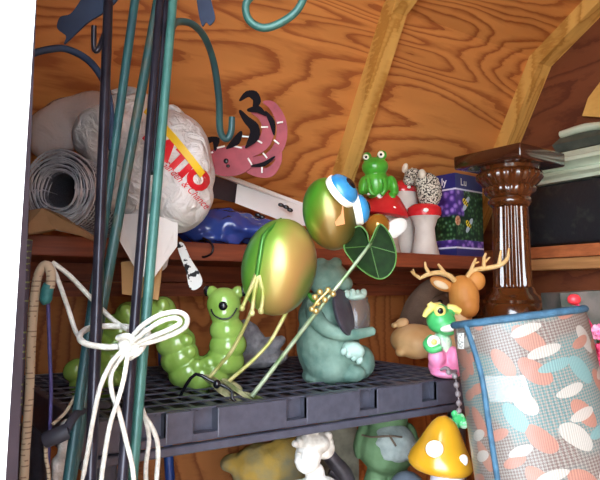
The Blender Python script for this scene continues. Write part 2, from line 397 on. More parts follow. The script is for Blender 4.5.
for (u, v, d, ax, r, pu) in ((343, 189.5, FD - .030, RT * .66 + UP * .56 - FV * .38, 18.5, 0), (360, 209, FD - .008, RT * .97 + UP * .2 - FV * .06, 15.5, 0)):
    c = at(u, v, d); rr = px(r, d)
    mb = MB(); dome(c, ax, rr, 0, mb, px(7, d)); rim = obj('eye', mb, m_cream, fr)
    mb = MB(); dome(c, ax, rr * .97, rr * .62, mb, 0); obj('eyelid', mb, m_blue, rim)
    a = ax.normalized(); t = (UP * .25 + RT * .35 - FV * .3); n = (a + t * .28).normalized()
    pc = c + a * rr * .585 + (t - a * t.dot(a)) * rr * .42
    x = n.orthogonal().normalized(); m3 = Matrix((x, n.cross(x), n)).transposed()
    mb = MB(); mb.sphere(pc, (rr * .36, rr * .36, rr * .1), m3); pu_ = obj('pupil', mb, m_blk, rim)
mb = MB(); z = px(25, FD)
mb.pplate([(343, 204, FD - z), (341, 214, FD - z * 1.06), (335, 222, FD - z * 1.05), (336, 226, FD - z * 1.03), (345, 224, FD - z * .98), (344, 216, FD - z * 1.0)], .003)
obj('mouth', mb, M('mouth_copper', 'e0a070', rough=.3, metal=.4), hd)
m_limb = M('limb_olive', '9aa04a', 'c8bf86', scale=40, rough=.4, metal=.2); m_limbg = M('limb_green', '34702a', '4c8834', scale=30, rough=.3, metal=.3)
mb = MB(); mb.ptube([(281, 219, FD), (273, 226, FD - .03), (264, 236, FD - .05), (260, 256, FD - .06), (257, 276, FD - .055)], [1.5, 2.2, 2.6, 2.6, 3], smooth=4); ar = obj('arm', mb, m_limbg, fr)
mb = MB()
for f in ([(257, 274), (250, 290), (242, 308)], [(258, 276), (254, 296), (252, 313)], [(259, 275), (263, 294), (261, 311)]):
    mb.ptube([(u, v, FD - .055) for u, v in f], [3.0, 2.2, 2.0], smooth=4); mb.ell(f[2][0], f[2][1], FD - .055, 3.1, 3.4)
obj('hand', mb, m_limb, ar)
mb = MB(); mb.ptube([(307, 292, FD), (313, 300, FD - .02), (318, 303, FD - .03)], 2.2, smooth=4); ar = obj('arm', mb, m_limbg, fr)
mb = MB()
for u, v in ((315, 297), (320, 292), (328, 290), (333, 294), (318, 303), (312, 309), (325, 300), (316, 311)): mb.ell(u, v, FD - .045 + random.uniform(-.006, .006), 3.3, 3.3, seg=12, ring=8)
mb.ptube([(312, 309, FD - .045), (317, 302, FD - .05), (328, 291, FD - .045)], 1.6)
obj('hand', mb, m_gold, ar)
mb = MB(); mb.ptube([(254, 305, FD - .04), (243, 330, FD - .01), (231, 352, FD), (219, 366, FD + .01), (209, 378, FD + .01)], 1.9, smooth=4); obj('leg', mb, m_limb, fr)
mb = MB(); mb.ptube([(288, 309, FD), (278, 328, FD), (269, 343, FD), (252, 361, FD), (229, 381, FD)], 2.0, smooth=4); obj('leg', mb, m_limb, fr)
def toe(mb, a, b, d0, d1, w):
    (u0, v0), (u1, v1) = a, b; nx_, ny_ = -(v1 - v0), (u1 - u0); l = math.hypot(nx_, ny_); nx_, ny_ = nx_ / l * w, ny_ / l * w
    P = lambda t, k: (u0 + (u1 - u0) * t + nx_ * k, v0 + (v1 - v0) * t + ny_ * k, d0 + (d1 - d0) * t)
    mb.pplate([P(0, .35), P(.35, 1), P(.75, .8), P(1, 0), P(.75, -.8), P(.35, -1), P(0, -.35)], .003)
feet = (((203, 376), [((211, 384), (237, 402)), ((219, 386), (247, 407))], 3.0), ((222, 380), [((222, 380), (257, 404)), ((236, 391), (269, 402))], 2.4))
for k, (o, ts, w) in enumerate(feet):
    mb = MB()
    for i, (s_, t) in enumerate(ts): toe(mb, s_, t, 1.14, 1.105 + .004 * i, w)
    mb.ell(o[0] + 10, o[1] + 5, 1.145, 12, 4.2, 4, 27)
    obj('foot', mb, M('foot_olive', '56642e', 'b8b088', scale=45, rough=.45, metal=.1), fr)
mb = MB(); mb.ptube([(371, 243, FD - .01), (345, 277, FD - .03), (318, 310, FD - .03), (285, 353, FD - .01), (252, 396, 1.11)], [1.7, 2, 2.4, 2.4, 2.6], smooth=4); stf = obj('staff', mb, M('staff_sage', '6f8a5c', 'a9b49a', scale=25, rough=.35, metal=.4), fr)
lo = [(369.5, 243), (367, 233), (360, 226), (352, 230), (347, 238), (344, 248), (350, 258), (356, 265), (366, 273), (379, 279), (389, 275), (395, 265), (396, 253), (393, 241), (387, 230), (380, 224), (375, 231)]
def cup(u, v): return FD - .012 + .00022 * ((u - 370) ** 2 + (v - 246) ** 2) ** .5 * 1.0 - .0
mb = MB(); bmv = [mb.bm.verts.new(at(u, v, cup(u, v) - .012)) for u, v in lo]; cv = mb.bm.verts.new(at(370.5, 246, FD - .004))
for i in range(len(bmv)): mb.bm.faces.new((cv, bmv[i], bmv[(i + 1) % len(bmv)]))
bmesh.ops.solidify(mb.bm, geom=mb.bm.faces[:], thickness=.002)
lf = obj('lily_pad', mb, M('pad_green', '142c0b', '1c3c11', scale=60, rough=.6, spec=.2), stf)
mb = MB(); mb.tube([at(u, v, cup(u, v) - .013) for u, v in lo], .0016, closed=True, smooth=3)
for q in (0, 5, 9, 12, 15): mb.tube([at(370.5, 246, FD - .006), at(lo[q][0], lo[q][1], cup(*lo[q]) - .013)], .0008, smooth=1)
obj('pad_rim', mb, M('pad_rim_green', '3f6a24', rough=.4, metal=.1), lf)
mb = MB()
mb.ptube([(178, 401, 1.13), (186, 385, 1.12), (196, 374, 1.11), (210, 380, 1.11), (224, 386, 1.11), (232, 392, 1.105), (232, 398, 1.1), (239, 405, 1.1)], 1.7, smooth=2)
mb.ell(217, 384, 1.108, 4, 4.5, 4); obj('ground_fork', mb, m_blk, fr)
# ---- caterpillar
D = 1.27
ct = thing('caterpillar_figurine', at(170, 392, D), 'glossy lime green caterpillar figurine with a looping segmented body and smile', 'figurine')
path = [(76, 370), (84, 384), (98, 386), (110, 372), (113, 350), (120, 328), (140, 313), (162, 316), (174, 334), (178, 354), (188, 372), (208, 377), (224, 365), (228, 346), (227, 328), (225, 314)]
rads = [13, 15, 17, 18, 18, 19, 19, 20, 20, 20, 20, 20, 20, 19, 17.5, 15]
mb = MB(); segs = []
for i in range(len(path) - 1):
    L_ = math.hypot(path[i + 1][0] - path[i][0], path[i + 1][1] - path[i][1])
    segs.append(L_)
tot = sum(segs); nb = 20
for k in range(nb):
    t = tot * k / (nb - 1); i = 0
    while i < len(segs) - 1 and t > segs[i]: t -= segs[i]; i += 1
    f = min(t / segs[i], 1); u = path[i][0] * (1 - f) + path[i + 1][0] * f; v = path[i][1] * (1 - f) + path[i + 1][1] * f; r = rads[i] * (1 - f) + rads[i + 1] * f
    ang = math.degrees(math.atan2(path[i + 1][1] - path[i][1], path[i + 1][0] - path[i][0]))
    mb.ell(u, v, D - .01, 16 * max(r / 20, .7), r, r, ang, 20, 14)
    if 2 < k < nb - 4:
        for sd in (-1, 1):
            n_ = math.radians(ang + 90); mb.ell(u + math.cos(n_) * sd * r * .5, v + math.sin(n_) * sd * r * .5, D - .01 - px(r * .62, D), 7, 8, 6, ang, 12, 10)
m_cat = M('caterpillar_green', '7fa644', '9cbf60', scale=20, rough=.22, coat=.6, lo=.3, hi=.7)
obj('body', mb, m_cat, ct, vox=.0022, sm=3)
mb = MB(); mb.ell(224, 304, D - .012, 17.5, 17, 16); mb.ell(212, 292, D - .008, 6, 6.5, 6); mb.ell(238, 292, D - .008, 6, 6.5, 6); mb.ell(224, 312, D - .014, 15, 11, 15)
hd = obj('head', mb, m_cat, ct, vox=.002, sm=4)
z = D - .012 - px(15.5, D)
mb = MB(); mb.ell(223, 306, z, 4.6, 4.6, 3); obj('nose', mb, m_blk, hd)
mb = MB(); mb.ptube([(211, 309, z + .008), (214, 315, z + .003), (222, 319, z + .001), (231, 317, z + .003), (237, 308, z + .01)], .8, smooth=4); obj('smile', mb, m_blk, hd)
for u, v in ((207.5, 291), (243, 291)):
    mb = MB(); mb.ell(u, v, D - .006, 4.2, 5.5, 5); obj('eye', mb, m_blk, hd)
# ---- grey stone ornament
D = 1.52
gs = thing('stone_ornament', at(262, 362, D), 'rough grey stone leaf shaped ornament behind the caterpillar head', 'garden ornament')
m_gstone = M('grey_stone', '77767c', '9a999c', scale=60, rough=.85, bump=.4)
mb = MB(); mb.ell(262, 358, D, 27, 9, 20, -4); mb.ell(252, 342, D, 13, 24, 12, -25); mb.ell(268, 347, D - .01, 17, 9, 12, -22); mb.ell(277, 343, D - .01, 9, 6, 8, -35)
obj('body', mb, m_gstone, gs, vox=.0035, sm=3, disp=(.004, 40))
# ---- verdigris frog with a jar
D = 1.36
m_verd = M('verdigris', '4c7066', '7f9c8e', scale=26, rough=.75, bump=.25, bscale=90, lo=.3, hi=.7)
m_verdl = M('pale_verdigris', '9fc0b4', 'b4cfc6', scale=40, rough=.7)
sf = thing('stone_frog_figurine', at(336, 384, D), 'weathered blue green stone frog figurine sitting and hugging a glass jar', 'figurine')
mb = MB()
mb.ell(328, 346, D, 32, 42, 32, -8); mb.ell(322, 318, D, 24, 28, 24); mb.ell(330, 366, D - .03, 24, 19, 22, 10); mb.ell(361, 362, D + .005, 14, 17, 20); mb.ell(352, 374, D - .045, 14, 9, 12, -10)
mb.ell(318, 376, D - .01, 16, 8, 22)
obj('body', mb, m_verd, sf, vox=.003, sm=6, disp=(.0015, 60))
mb = MB(); mb.ell(328, 279, D, 21, 19, 21, 10); mb.ell(321, 264, D - .008, 7, 6.5, 7); mb.ell(336, 263, D - .008, 6.5, 6, 7); mb.ell(342, 283, D - .02, 11, 9, 12, 15)
hd = obj('head', mb, m_verd, sf, vox=.003, sm=4, disp=(.001, 70))
mb = MB(); mb.ptube([(312, 302, D - .03), (316, 318, D - .055), (328, 330, D - .075), (348, 335, D - .08), (373, 331, D - .06)], [7, 9, 8, 6, 4.5], smooth=5, seg=12); mb.ell(371, 331, D - .06, 5, 4, 5); obj('arm', mb, m_verd, sf)
mb = MB()
for k in range(4): mb.ell(347 + 5.5 * k, 294 - (k % 2), D - .055 + .008 * k, 3.6, 4.6, 5, 0, 12, 8)
mb.ell(355, 296, D - .035, 11, 4.5, 9); obj('hand', mb, m_verdl, sf)
mb = MB()
for k in range(4): mb.ell(344 + 5.2 * k, 351 + 3 * k, D - .075 + .004 * k, 3.4, 4.4, 4, 20, 12, 8)
mb.ell(353, 350, D - .06, 12, 9, 9, 20); obj('foot', mb, m_verdl, sf)
jar_m, nt, b, N, L = newmat('jar_glass'); b.inputs['Transmission Weight'].default_value = .92; b.inputs['Roughness'].default_value = .05; b.inputs['Base Color'].default_value = (.88, .92, .94, 1); b.inputs['IOR'].default_value = 1.3
jb = at(356, 334, D - .03); jr = px(14, D)
mb = MB(); hh = px(36, D); mb.lathe(jb, [(jr * .9, 0), (jr, .004), (jr, hh * .8), (jr * .85, hh * .88), (jr * .85, hh), (jr * .78, hh), (jr * .78, hh * .87), (jr * .92, hh * .79), (jr * .92, .007), (jr * .1, .006)], seg=28)
jr_o = obj('jar', mb, jar_m, sf)
n = (RT * .8 - FV * .55 + UP * .3).normalized(); x = (UP - n * UP.dot(n)).normalized(); m3 = Matrix((x, n.cross(x), n)).transposed()
mb = MB(); c = at(344, 312, D - .08)
mb.lathe(c, [(px(21, D), -.006), (px(22.5, D), -.003), (px(22.5, D), .002), (px(20, D), .004), (px(14, D), .003), (px(8, D), .006), (px(3, D), .0065)], m3, 32)
for v_ in mb.bm.verts:
    dlt = v_.co - c; y = m3.col[1]; v_.co -= y * dlt.dot(y) * .35
obj('jar_lid', mb, M('pewter', '4c4a55', '5c5a66', scale=30, rough=.4, metal=.5), jr_o)
# ---- lying deer
D = 1.66
m_deer = M('deer_tan', 'c89a62', 'dcba8c', scale=10, rough=.6, bump=.1, bscale=120)
m_deer2 = M('deer_orange', 'c47e36', 'd2934a', scale=14, rough=.6, bump=.1, bscale=120); m_ant = M('antler', 'cfa564', 'e2c288', scale=50, rough=.6)
de = thing('deer_figurine', at(418, 358, D), 'tan resting deer figurine with branching antlers turned away beside the glazed column', 'figurine')
mb = MB(); mb.ell(416, 341, D, 26, 17, 26, 3); mb.ell(440, 345, D, 26, 15, 24); mb.ell(414, 350, D - .04, 16, 9, 10, 10); mb.ell(401, 352, D - .04, 6, 5, 8)
mb.ell(456, 322, D + .02, 15, 24, 18, 12)
obj('body', mb, m_deer, de, vox=.0035, sm=6)
mb = MB(); mb.ell(402, 323, D + .01, 7, 5, 6, -20); mb.ell(395, 325, D + .01, 4, 3, 4, -20); obj('tail', mb, m_deer, de, vox=.002, sm=3)
mb = MB(); mb.ell(464, 297, D, 15, 21, 16, -6); mb.ell(468, 306, D - .02, 11, 12, 12); mb.ell(462, 284, D + .005, 11, 9, 10)
hd = obj('head', mb, m_deer2, de, vox=.003, sm=4)
mb = MB(); mb.ell(442, 284, D + .005, 13, 6.5, 3, 25); er = obj('ear', mb, m_deer2, hd)
mb = MB(); mb.ell(441, 285, D - .002, 8, 3.6, 2, 25); obj('inner_ear', mb, M('ear_pale', 'e2cdaa', rough=.7), er)
mb = MB(); mb.ell(477, 281, D - .005, 8.5, 9.5, 5, 0); obj('ear', mb, m_deer2, hd)
mb = MB(); d_ = D + .0
mb.ptube([(458, 285, d_), (451, 277, d_ - .01), (441, 273, d_ - .02), (429, 274, d_ - .03), (419, 279, d_ - .03)], [3, 2.8, 2.6, 2.3, 1.4], smooth=4)
mb.ptube([(446, 275, d_ - .015), (441, 268, d_ - .02), (438, 264, d_ - .02)], [2.3, 1.8, 1.1]); mb.ptube([(430, 274, d_ - .03), (426, 268, d_ - .035), (425, 262, d_ - .03)], [2.2, 1.7, 1]); mb.ptube([(420, 278, d_ - .03), (414, 274, d_ - .03), (411, 271, d_ - .03)], [2, 1.5, .9]); mb.ptube([(415, 275, d_ - .03), (413, 269, d_ - .03)], [1.4, .8])
obj('antler', mb, m_ant, hd)
mb = MB()
mb.ptube([(465, 285, d_), (468, 276, d_), (475, 270, d_), (488, 268, d_), (500, 265, d_), (507, 259, d_), (509, 248, d_)], [3, 2.8, 2.6, 2.5, 2.4, 2, 1], smooth=4)
mb.ptube([(470, 274, d_), (473, 265, d_), (476, 258, d_)], [2.3, 1.8, 1]); mb.ptube([(484, 268, d_), (484, 259, d_), (486, 253, d_)], [2.3, 1.8, 1]); mb.ptube([(473, 264, d_), (479, 262, d_)], [1.5, .8]); mb.ptube([(485, 262, d_), (490, 257, d_)], [1.5, .8]); mb.ptube([(499, 265, d_), (500, 257, d_), (501, 250, d_)], [2.1, 1.6, .9])
obj('antler', mb, m_ant, hd)
# ---- squirrel behind the deer
D = 1.86
sq = thing('squirrel_figurine', at(425, 345, D), 'grey brown squirrel figurine with a thick raised tail behind the deer', 'figurine')
m_sq = M('squirrel_brown', '6e5442', '5a4436', scale=30, rough=.85, bump=.4, bscale=200)
mb = MB(); mb.ell(432, 328, D, 16, 20, 18); mb.ell(440, 305, D - .02, 13, 10, 11, 8); mb.ell(432, 309, D - .03, 8, 6, 7); mb.ell(446, 297, D - .01, 4, 5, 3)
obj('body', mb, m_sq, sq, vox=.0035, sm=4)
mb = MB(); mb.ptube([(408, 345, D), (410, 328, D), (418, 308, D), (428, 293, D), (440, 284, D)], [12, 13, 14, 12, 9], smooth=4, seg=14); mb.ell(441, 280, D, 8, 8, 8); obj('tail', mb, m_sq, sq)
mb = MB(); mb.ell(440, 302, D - .053, 2.6, 2.4, 2.2); obj('eye', mb, m_blk, sq)
mb = MB(); mb.ell(426, 311, D - .05, 2.2, 2.0, 2); obj('nose', mb, m_blk, sq)
# ---- girl frog in pink
D = 1.36
gf = thing('frog_figurine', at(443, 377, D), 'small green frog figurine in pink trousers with yellow bow on the shelf corner', 'figurine')
m_gfg = M('bright_green', '3fae5e', '56c074', scale=20, rough=.3); m_pink = M('pink_paint', 'ee86b4', 'f5a2c6', scale=20, rough=.4); m_yel = M('pale_yellow', 'e8d878', rough=.4)
mb = MB(); mb.ell(442, 345, D, 10, 15, 10); obj('body', mb, M('daisy_shirt', 'd8ecd4', '8fd0a0', scale=60, rough=.4, lo=.45, hi=.55), gf, vox=.0025)
mb = MB(); mb.ell(441, 321, D, 14.5, 13, 14, 5); mb.ell(447, 327, D - .012, 11, 9, 11); mb.ell(440, 311, D - .006, 8, 7.5, 8); mb.ell(450, 311, D + .004, 6, 6, 6); hd = obj('head', mb, m_gfg, gf, vox=.0022, sm=4)
mb = MB(); mb.ell(449, 328, D - .03, 9, 4, 6, -12); obj('mouth', mb, m_white, hd)
mb = MB(); mb.ell(440, 311, D - .022, 6, 6, 3); ey = obj('eye', mb, m_yel, hd)
mb = MB(); mb.ell(440.5, 311, D - .029, 3, 3, 1.5); obj('pupil', mb, m_blk, ey)
mb = MB(); mb.ptube([(440, 306, D), (433, 307, D - .01), (429, 303, D - .01)], [4, 4.5, 3], smooth=3); mb.ptube([(431, 308, D - .01), (427, 312, D - .01), (424, 317, D - .01)], [4, 3.4, 2], smooth=3); mb.ptube([(447, 307, D), (454, 309, D), (460, 312, D)], [3.5, 4.5, 3.5], smooth=3); obj('bow', mb, m_yel, hd)
mb = MB(); mb.ptube([(432, 338, D - .005), (427, 344, D - .02), (432, 350, D - .035), (441, 347, D - .04)], [4.5, 4.5, 4, 4], smooth=3); obj('arm', mb, m_gfg, gf)
mb = MB(); mb.ell(434, 342, D - .035, 7, 7, 3); fl = obj('flower', mb, m_white, gf)
mb = MB(); mb.ell(434, 342, D - .043, 3, 3, 2); obj('flower_centre', mb, m_yel, fl)
mb = MB(); mb.ell(443, 366, D, 15, 11.5, 15); mb.ell(437, 357, D - .02, 9, 11, 11); mb.ell(453, 358, D - .015, 8, 12, 10); mb.ell(446, 372, D - .02, 16, 6, 14); obj('trousers', mb, m_pink, gf, vox=.0025, sm=5)
mb = MB(); mb.ptube([(440, 370, D - .055), (446, 368, D - .06), (451, 372, D - .06), (456, 371, D - .05)], [1.2, 2.0, 2.4, 1.8], smooth=3); obj('shoe', mb, M('shoe_grey', '8a7a84', rough=.5), gf)
# ---- bead chain with green charm hanging over the shelf edge
D = 1.24
bd = thing('bead_chain', at(456, 378, D), 'grey bead chain with a lime green charm hanging over the shelf front', 'chain')
mb = MB()
pts = [(449, 372), (455, 376), (456.5, 385), (458, 394), (459, 403), (459, 411)]
for i, (u, v) in enumerate(pts): mb.ell(u, v, D - .01 + (.02 if i == 0 else 0), 3.0, 3.2, 3.0, 0, 12, 8)
mb.ptube([(u, v, D - .01) for u, v in pts], .8); obj('beads', mb, M('bead_grey', '9a8f92', rough=.4, metal=.2), bd)
mb = MB(); mb.ell(459, 420, D - .01, 7, 8, 3, -15); mb.ell(464, 424, D - .012, 5, 5, 3); mb.ell(455, 414, D - .01, 4, 4, 3); obj('charm', mb, M('charm_green', '4fd07a', 'c8f0d0', scale=60, rough=.25, lo=.5, hi=.6), bd, vox=.0015)
# ================================================================== along the upper shelf
def on_shelf(u, v, Y): return dY(u, v, Y)
ZS = 1.565
# ---- roll of wire mesh, its spiral end towards the door
wr_c = at(58, 189, 1.16); ax = (F0 * .96 + RT * .10 + ZZ * .0).normalized()
xa = ax.cross(ZZ).normalized(); za = xa.cross(ax).normalized()
wroll = thing('wire_mesh_roll', (wr_c.x, wr_c.y, ZS), 'rolled grey wire mesh with its spiral end facing the doorway', 'wire roll')
mb = MB(); mb2 = MB(); turns, R0, R1, ln = 10, .034, .078, .19
def spt(t, s): 
    r = R0 + (R1 - R0) * t / turns + .0016 * math.sin(t * 9.1) + .001 * math.sin(t * 23)
    a = 2 * math.pi * t; return wr_c + xa * r * math.cos(a) + za * r * math.sin(a) * 1.02 + ax * s
for j in range(16):
    s = ln * j / 15
    n = turns * 26 if j < 3 else 26
    t0 = 0 if j < 3 else turns - 1.0
    mb.tube([spt(t0 + (turns if j < 3 else 1.0) * k / n, s + .004 * math.sin(k * .7) * (j < 3)) for k in range(n + 1)], .0013 if j else .0019, seg=4, smooth=1)
for k in range(44):
    mb.tube([spt(turns - 1 + k / 44, 0), spt(turns - 1 + k / 44, ln)], .0009, seg=4, smooth=1)
for k in range(turns * 8):
    mb.tube([spt(k / 8, 0), spt(k / 8, .06)], .0009, seg=4, smooth=1)
m_wire = M('galvanised_wire', 'b4b6bc', '90929a', scale=50, rough=.4, metal=.3)
obj('wire_spiral', mb, m_wire, wroll)
mb = MB(); 
mb.lathe(wr_c + ax * .02, [(R1 - .006, 0), (R1 - .004, .001), (R1 - .004, ln - .02), (R0, ln - .02), (R0, .001), (R0 + .002, 0), (R1 - .006, 0)], Matrix((xa, za, ax)).transposed(), 32, caps=False)
obj('wound_mesh', mb, M('wound_mesh_grey', '5c5d66', '3c3d46', scale=400, rough=.6, metal=.4), wroll)
# ---- sheet of brown cardboard under it
cb = MB(); cb.pplate([(18, 212, 1.14), (42, 208, 1.12), (57, 214, 1.12), (76, 226, 1.14), (97, 240, 1.16), (97, 243, 1.17), (74, 233, 1.16), (54, 229, 1.14), (40, 233, 1.13), (18, 236, 1.13)], .02)
tag(obj('cardboard_sheet', cb, M('cardboard', 'a8805a', '96704c', scale=20, rough=.8), None, False), 'creased brown cardboard sheet drooping from under the wire mesh roll', 'cardboard')
# ---- white carrier bag
m_bag, nt, b, N, L = newmat('carrier_bag_film')
tc = N.new('ShaderNodeTexCoord'); n = N.new('ShaderNodeTexNoise'); n.inputs['Scale'].default_value = 9; n.inputs['Detail'].default_value = 6; L.new(tc.outputs['Object'], n.inputs['Vector'])
r = ramp(N, [(.3, col('cdc8c6')), (.7, col('e4e0de'))]); L.new(n.outputs['Fac'], r.inputs[0]); L.new(r.outputs[0], b.inputs['Base Color'])
v = N.new('ShaderNodeTexNoise'); v.inputs['Scale'].default_value = 26; v.inputs['Detail'].default_value = 3; v.inputs['Distortion'].default_value = 1.6; L.new(tc.outputs['Object'], v.inputs['Vector'])
bp = N.new('ShaderNodeBump'); bp.inputs['Strength'].default_value = .9; bp.inputs['Distance'].default_value = .016; L.new(v.outputs['Fac'], bp.inputs['Height']); L.new(bp.outputs[0], b.inputs['Normal'])
b.inputs['Roughness'].default_value = .38; b.inputs['Subsurface Weight'].default_value = .15; b.inputs['Subsurface Radius'].default_value = (.02, .02, .02)
BD = 1.27
bag = thing('carrier_bag', at(150, 235, BD), 'bulging white plastic carrier bag with red lettering and a yellow stripe', 'bag')
mb = MB()
mb.ell(158, 172, BD, 55, 62, 45, 35, 24, 16); mb.ell(125, 140, BD + .02, 52, 38, 40, 10); mb.ell(176, 196, BD - .02, 36, 36, 40, 30); mb.ell(150, 215, BD - .01, 26, 34, 30); mb.ell(135, 118, BD + .03, 34, 22, 30, 20); mb.ell(150, 112, BD + .03, 22, 14, 20, 40)
mb.ell(160, 250, BD - .01, 10, 22, 10, -5)

bagm = obj('film', mb, m_bag, bag, vox=.005, sm=8, disp=(.009, 19))
mb = MB(); mb.ptube([(112, 112, BD - .05), (125, 100, BD - .03), (140, 96, BD - .02), (128, 90, BD), (112, 92, BD)], [2, 4, 5, 4, 2], smooth=4); mb.ptube([(160, 112, BD - .0), (172, 108, BD), (182, 118, BD), (172, 124, BD)], [2, 4, 4, 2], smooth=4)
obj('handle', mb, m_bag, bag)
bvh_bm = bmesh.new(); bvh_bm.from_mesh(bagm.data); 
for q in bvh_bm.verts: q.co += ORG[bag.name]
BT = BVHTree.FromBMesh(bvh_bm)
def onto(u, v, lift=.0012):
    rr = ray(u, v); h = BT.ray_cast(CAM, rr.normalized())
    return (h[0] - rr.normalized() * lift) if h[0] else at(u, v, BD - .05)
def text_mesh(s, size=1, bold=0.0, shear=0.0):
    c = bpy.data.curves.new('lettering', 'FONT'); c.body = s; c.size = size; c.offset = bold; c.shear = shear; c.resolution_u = 3
    o = bpy.data.objects.new('lettering', c); COL.objects.link(o); dg = bpy.context.evaluated_depsgraph_get(); dg.update()
    me = bpy.data.meshes.new_from_object(o.evaluated_get(dg)); bpy.data.objects.remove(o); bpy.data.curves.remove(c)
    bm = bmesh.new(); bm.from_mesh(me); bpy.data.meshes.remove(me)
    bmesh.ops.triangulate(bm, faces=bm.faces[:])
    for _ in range(2): 
        es = [e for e in bm.edges if e.calc_length() > .12 * size]
        if es: bmesh.ops.subdivide_edges(bm, edges=es, cuts=1); bmesh.ops.triangulate(bm, faces=bm.faces[:])
    return bm
def wrap_text(name, s, o, e1, e2, mat, par, bold=0, shear=0, lift=.0012):
    mb = MB(); mb.bm = text_mesh(s, 1, bold, shear)
    for q in mb.bm.verts: u = o[0] + e1[0] * q.co.x + e2[0] * q.co.y; w_ = o[1] + e1[1] * q.co.x + e2[1] * q.co.y; q.co = onto(u, w_, lift)
    return obj(name, mb, mat, par, False)
m_redink = M('red_ink', 'd8202c', rough=.4); m_yelink = M('yellow_ink', 'e8c02c', rough=.4)
wrap_text('bag_lettering', 'PATIO', (143, 137), (20, 20), (19, -19), m_redink, bag, .065)
wrap_text('bag_script', 'Garden & Chance', (160, 163), (6.2, 6.4), (7.5, -7.5), m_redink, bag, 0, .4)
mb = MB(); pts = [(146 + 9 * k / 3 * (1 if k < 15 else 1), 109 + 8.4 * k / 3 + .035 * k * k) for k in range(20)]
row = []
for i, (u, v_) in enumerate(pts):
    k = 4.5
    row.append((mb.bm.verts.new(onto(u - k * .6, v_ + k * .7, .003)), mb.bm.verts.new(onto(u, v_, .003)), mb.bm.verts.new(onto(u + k * .5, v_ - k * .55, .003))))
for a, c in zip(row, row[1:]):
    mb.bm.faces.new((a[0], a[1], c[1], c[0])); mb.bm.faces.new((a[1], a[2], c[2], c[1]))
obj('bag_stripe', mb, m_yelink, bag)
# ---- clear plastic wrap bag behind it
m_clear, nt, b, N, L = newmat('clear_wrap'); b.inputs['Base Color'].default_value = col('d4c8c4'); b.inputs['Roughness'].default_value = .25; b.inputs['Alpha'].default_value = .5
tc = N.new('ShaderNodeTexCoord'); v = N.new('ShaderNodeTexNoise'); v.inputs['Scale'].default_value = 14; v.inputs['Detail'].default_value = 5; v.inputs['Distortion'].default_value = 2; L.new(tc.outputs['Object'], v.inputs['Vector'])
bp = N.new('ShaderNodeBump'); bp.inputs['Strength'].default_value = .8; bp.inputs['Distance'].default_value = .02; L.new(v.outputs['Fac'], bp.inputs['Height']); L.new(bp.outputs[0], b.inputs['Normal'])
mb = MB(); mb.ell(82, 122, 1.33, 50, 30, 18, -8); mb.ell(52, 134, 1.31, 28, 28, 14); mb.ell(112, 130, 1.34, 28, 32, 14)
tag(obj('plastic_wrap', mb, m_clear, None, True, vox=.006, sm=6, disp=(.012, 14)), 'hazy clear plastic wrap bunched above the wire mesh roll', 'plastic bag')
# ---- white carton corner below the bag, and tan cardboard strip
m_carton = M('white_carton', 'eae6e2', 'dcd8d6', scale=6, rough=.6)
wc = thing('paper_carton', at(150, 270, 1.17), 'white folded carton with pointed flap poking out beneath the carrier bag', 'box')
mb = MB(); mb.pplate([(114, 231, 1.19), (122, 214, 1.2), (150, 214, 1.18), (150, 283, 1.16), (136, 270, 1.16)], .004); obj('panel', mb, m_carton, wc, False)
mb = MB(); mb.pplate([(150, 214, 1.18), (178, 222, 1.2), (177, 246, 1.2), (150, 283, 1.16)], .004); obj('flap', mb, m_carton, wc, False)
mb = MB(); mb.pplate([(121, 262, 1.21), (163, 258, 1.21), (158, 300, 1.2), (122, 294, 1.2)], .006)
tag(obj('cardboard_flap', mb, M('tan_card', 'c89e6a', 'b98e5c', scale=10, rough=.75), None, False), 'tan cardboard flap hanging below the white carton', 'cardboard')
# ---- blue plastic sack and white carton lid on it
m_bluebag = M('blue_plastic', '22347c', '33488f', scale=14, rough=.25, bump=1.0, bscale=22, coat=.4)
D = 1.52
mb = MB(); mb.ell(228, 227, D, 46, 17, 34, 6); mb.ell(272, 234, D, 40, 14, 30, 4); mb.ell(196, 226, D - .03, 22, 16, 24, -10); mb.ell(215, 238, D - .02, 34, 9, 26, 4)
tag(obj('plastic_sack', mb, m_bluebag, None, True, vox=.005, sm=3, disp=(.014, 30)), 'crinkled shiny blue plastic sack lying under the white carton lid', 'bag')
lid = thing('carton_lid', at(270, 215, 1.5), 'white cardboard lid slanting behind the metal frog above the blue sack', 'box')
mb = MB(); mb.pplate([(238, 178, 1.56), (306, 204, 1.62), (306, 226, 1.58), (290, 224, 1.56), (235, 203, 1.51)], .004); obj('panel', mb, m_carton, lid, False)
mb = MB(); mb.pplate([(205, 166, 1.47), (216, 171, 1.48), (307, 205, 1.62), (306, 208, 1.62), (238, 184, 1.55), (209, 172, 1.46)], .005); obj('rim', mb, m_carton, lid, False)
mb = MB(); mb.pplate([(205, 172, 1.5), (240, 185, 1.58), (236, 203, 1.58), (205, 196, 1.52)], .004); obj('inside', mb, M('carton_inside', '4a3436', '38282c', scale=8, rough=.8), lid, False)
for u, v_ in ((281, 205), (286, 207), (290, 210), (258, 215), (262, 217)): mb = MB(); mb.ell(u, v_, 1.545 if u > 270 else 1.525, 3.2, 2.0, 1, 15, 8, 6); obj('ink_mark', mb, m_blk, lid)
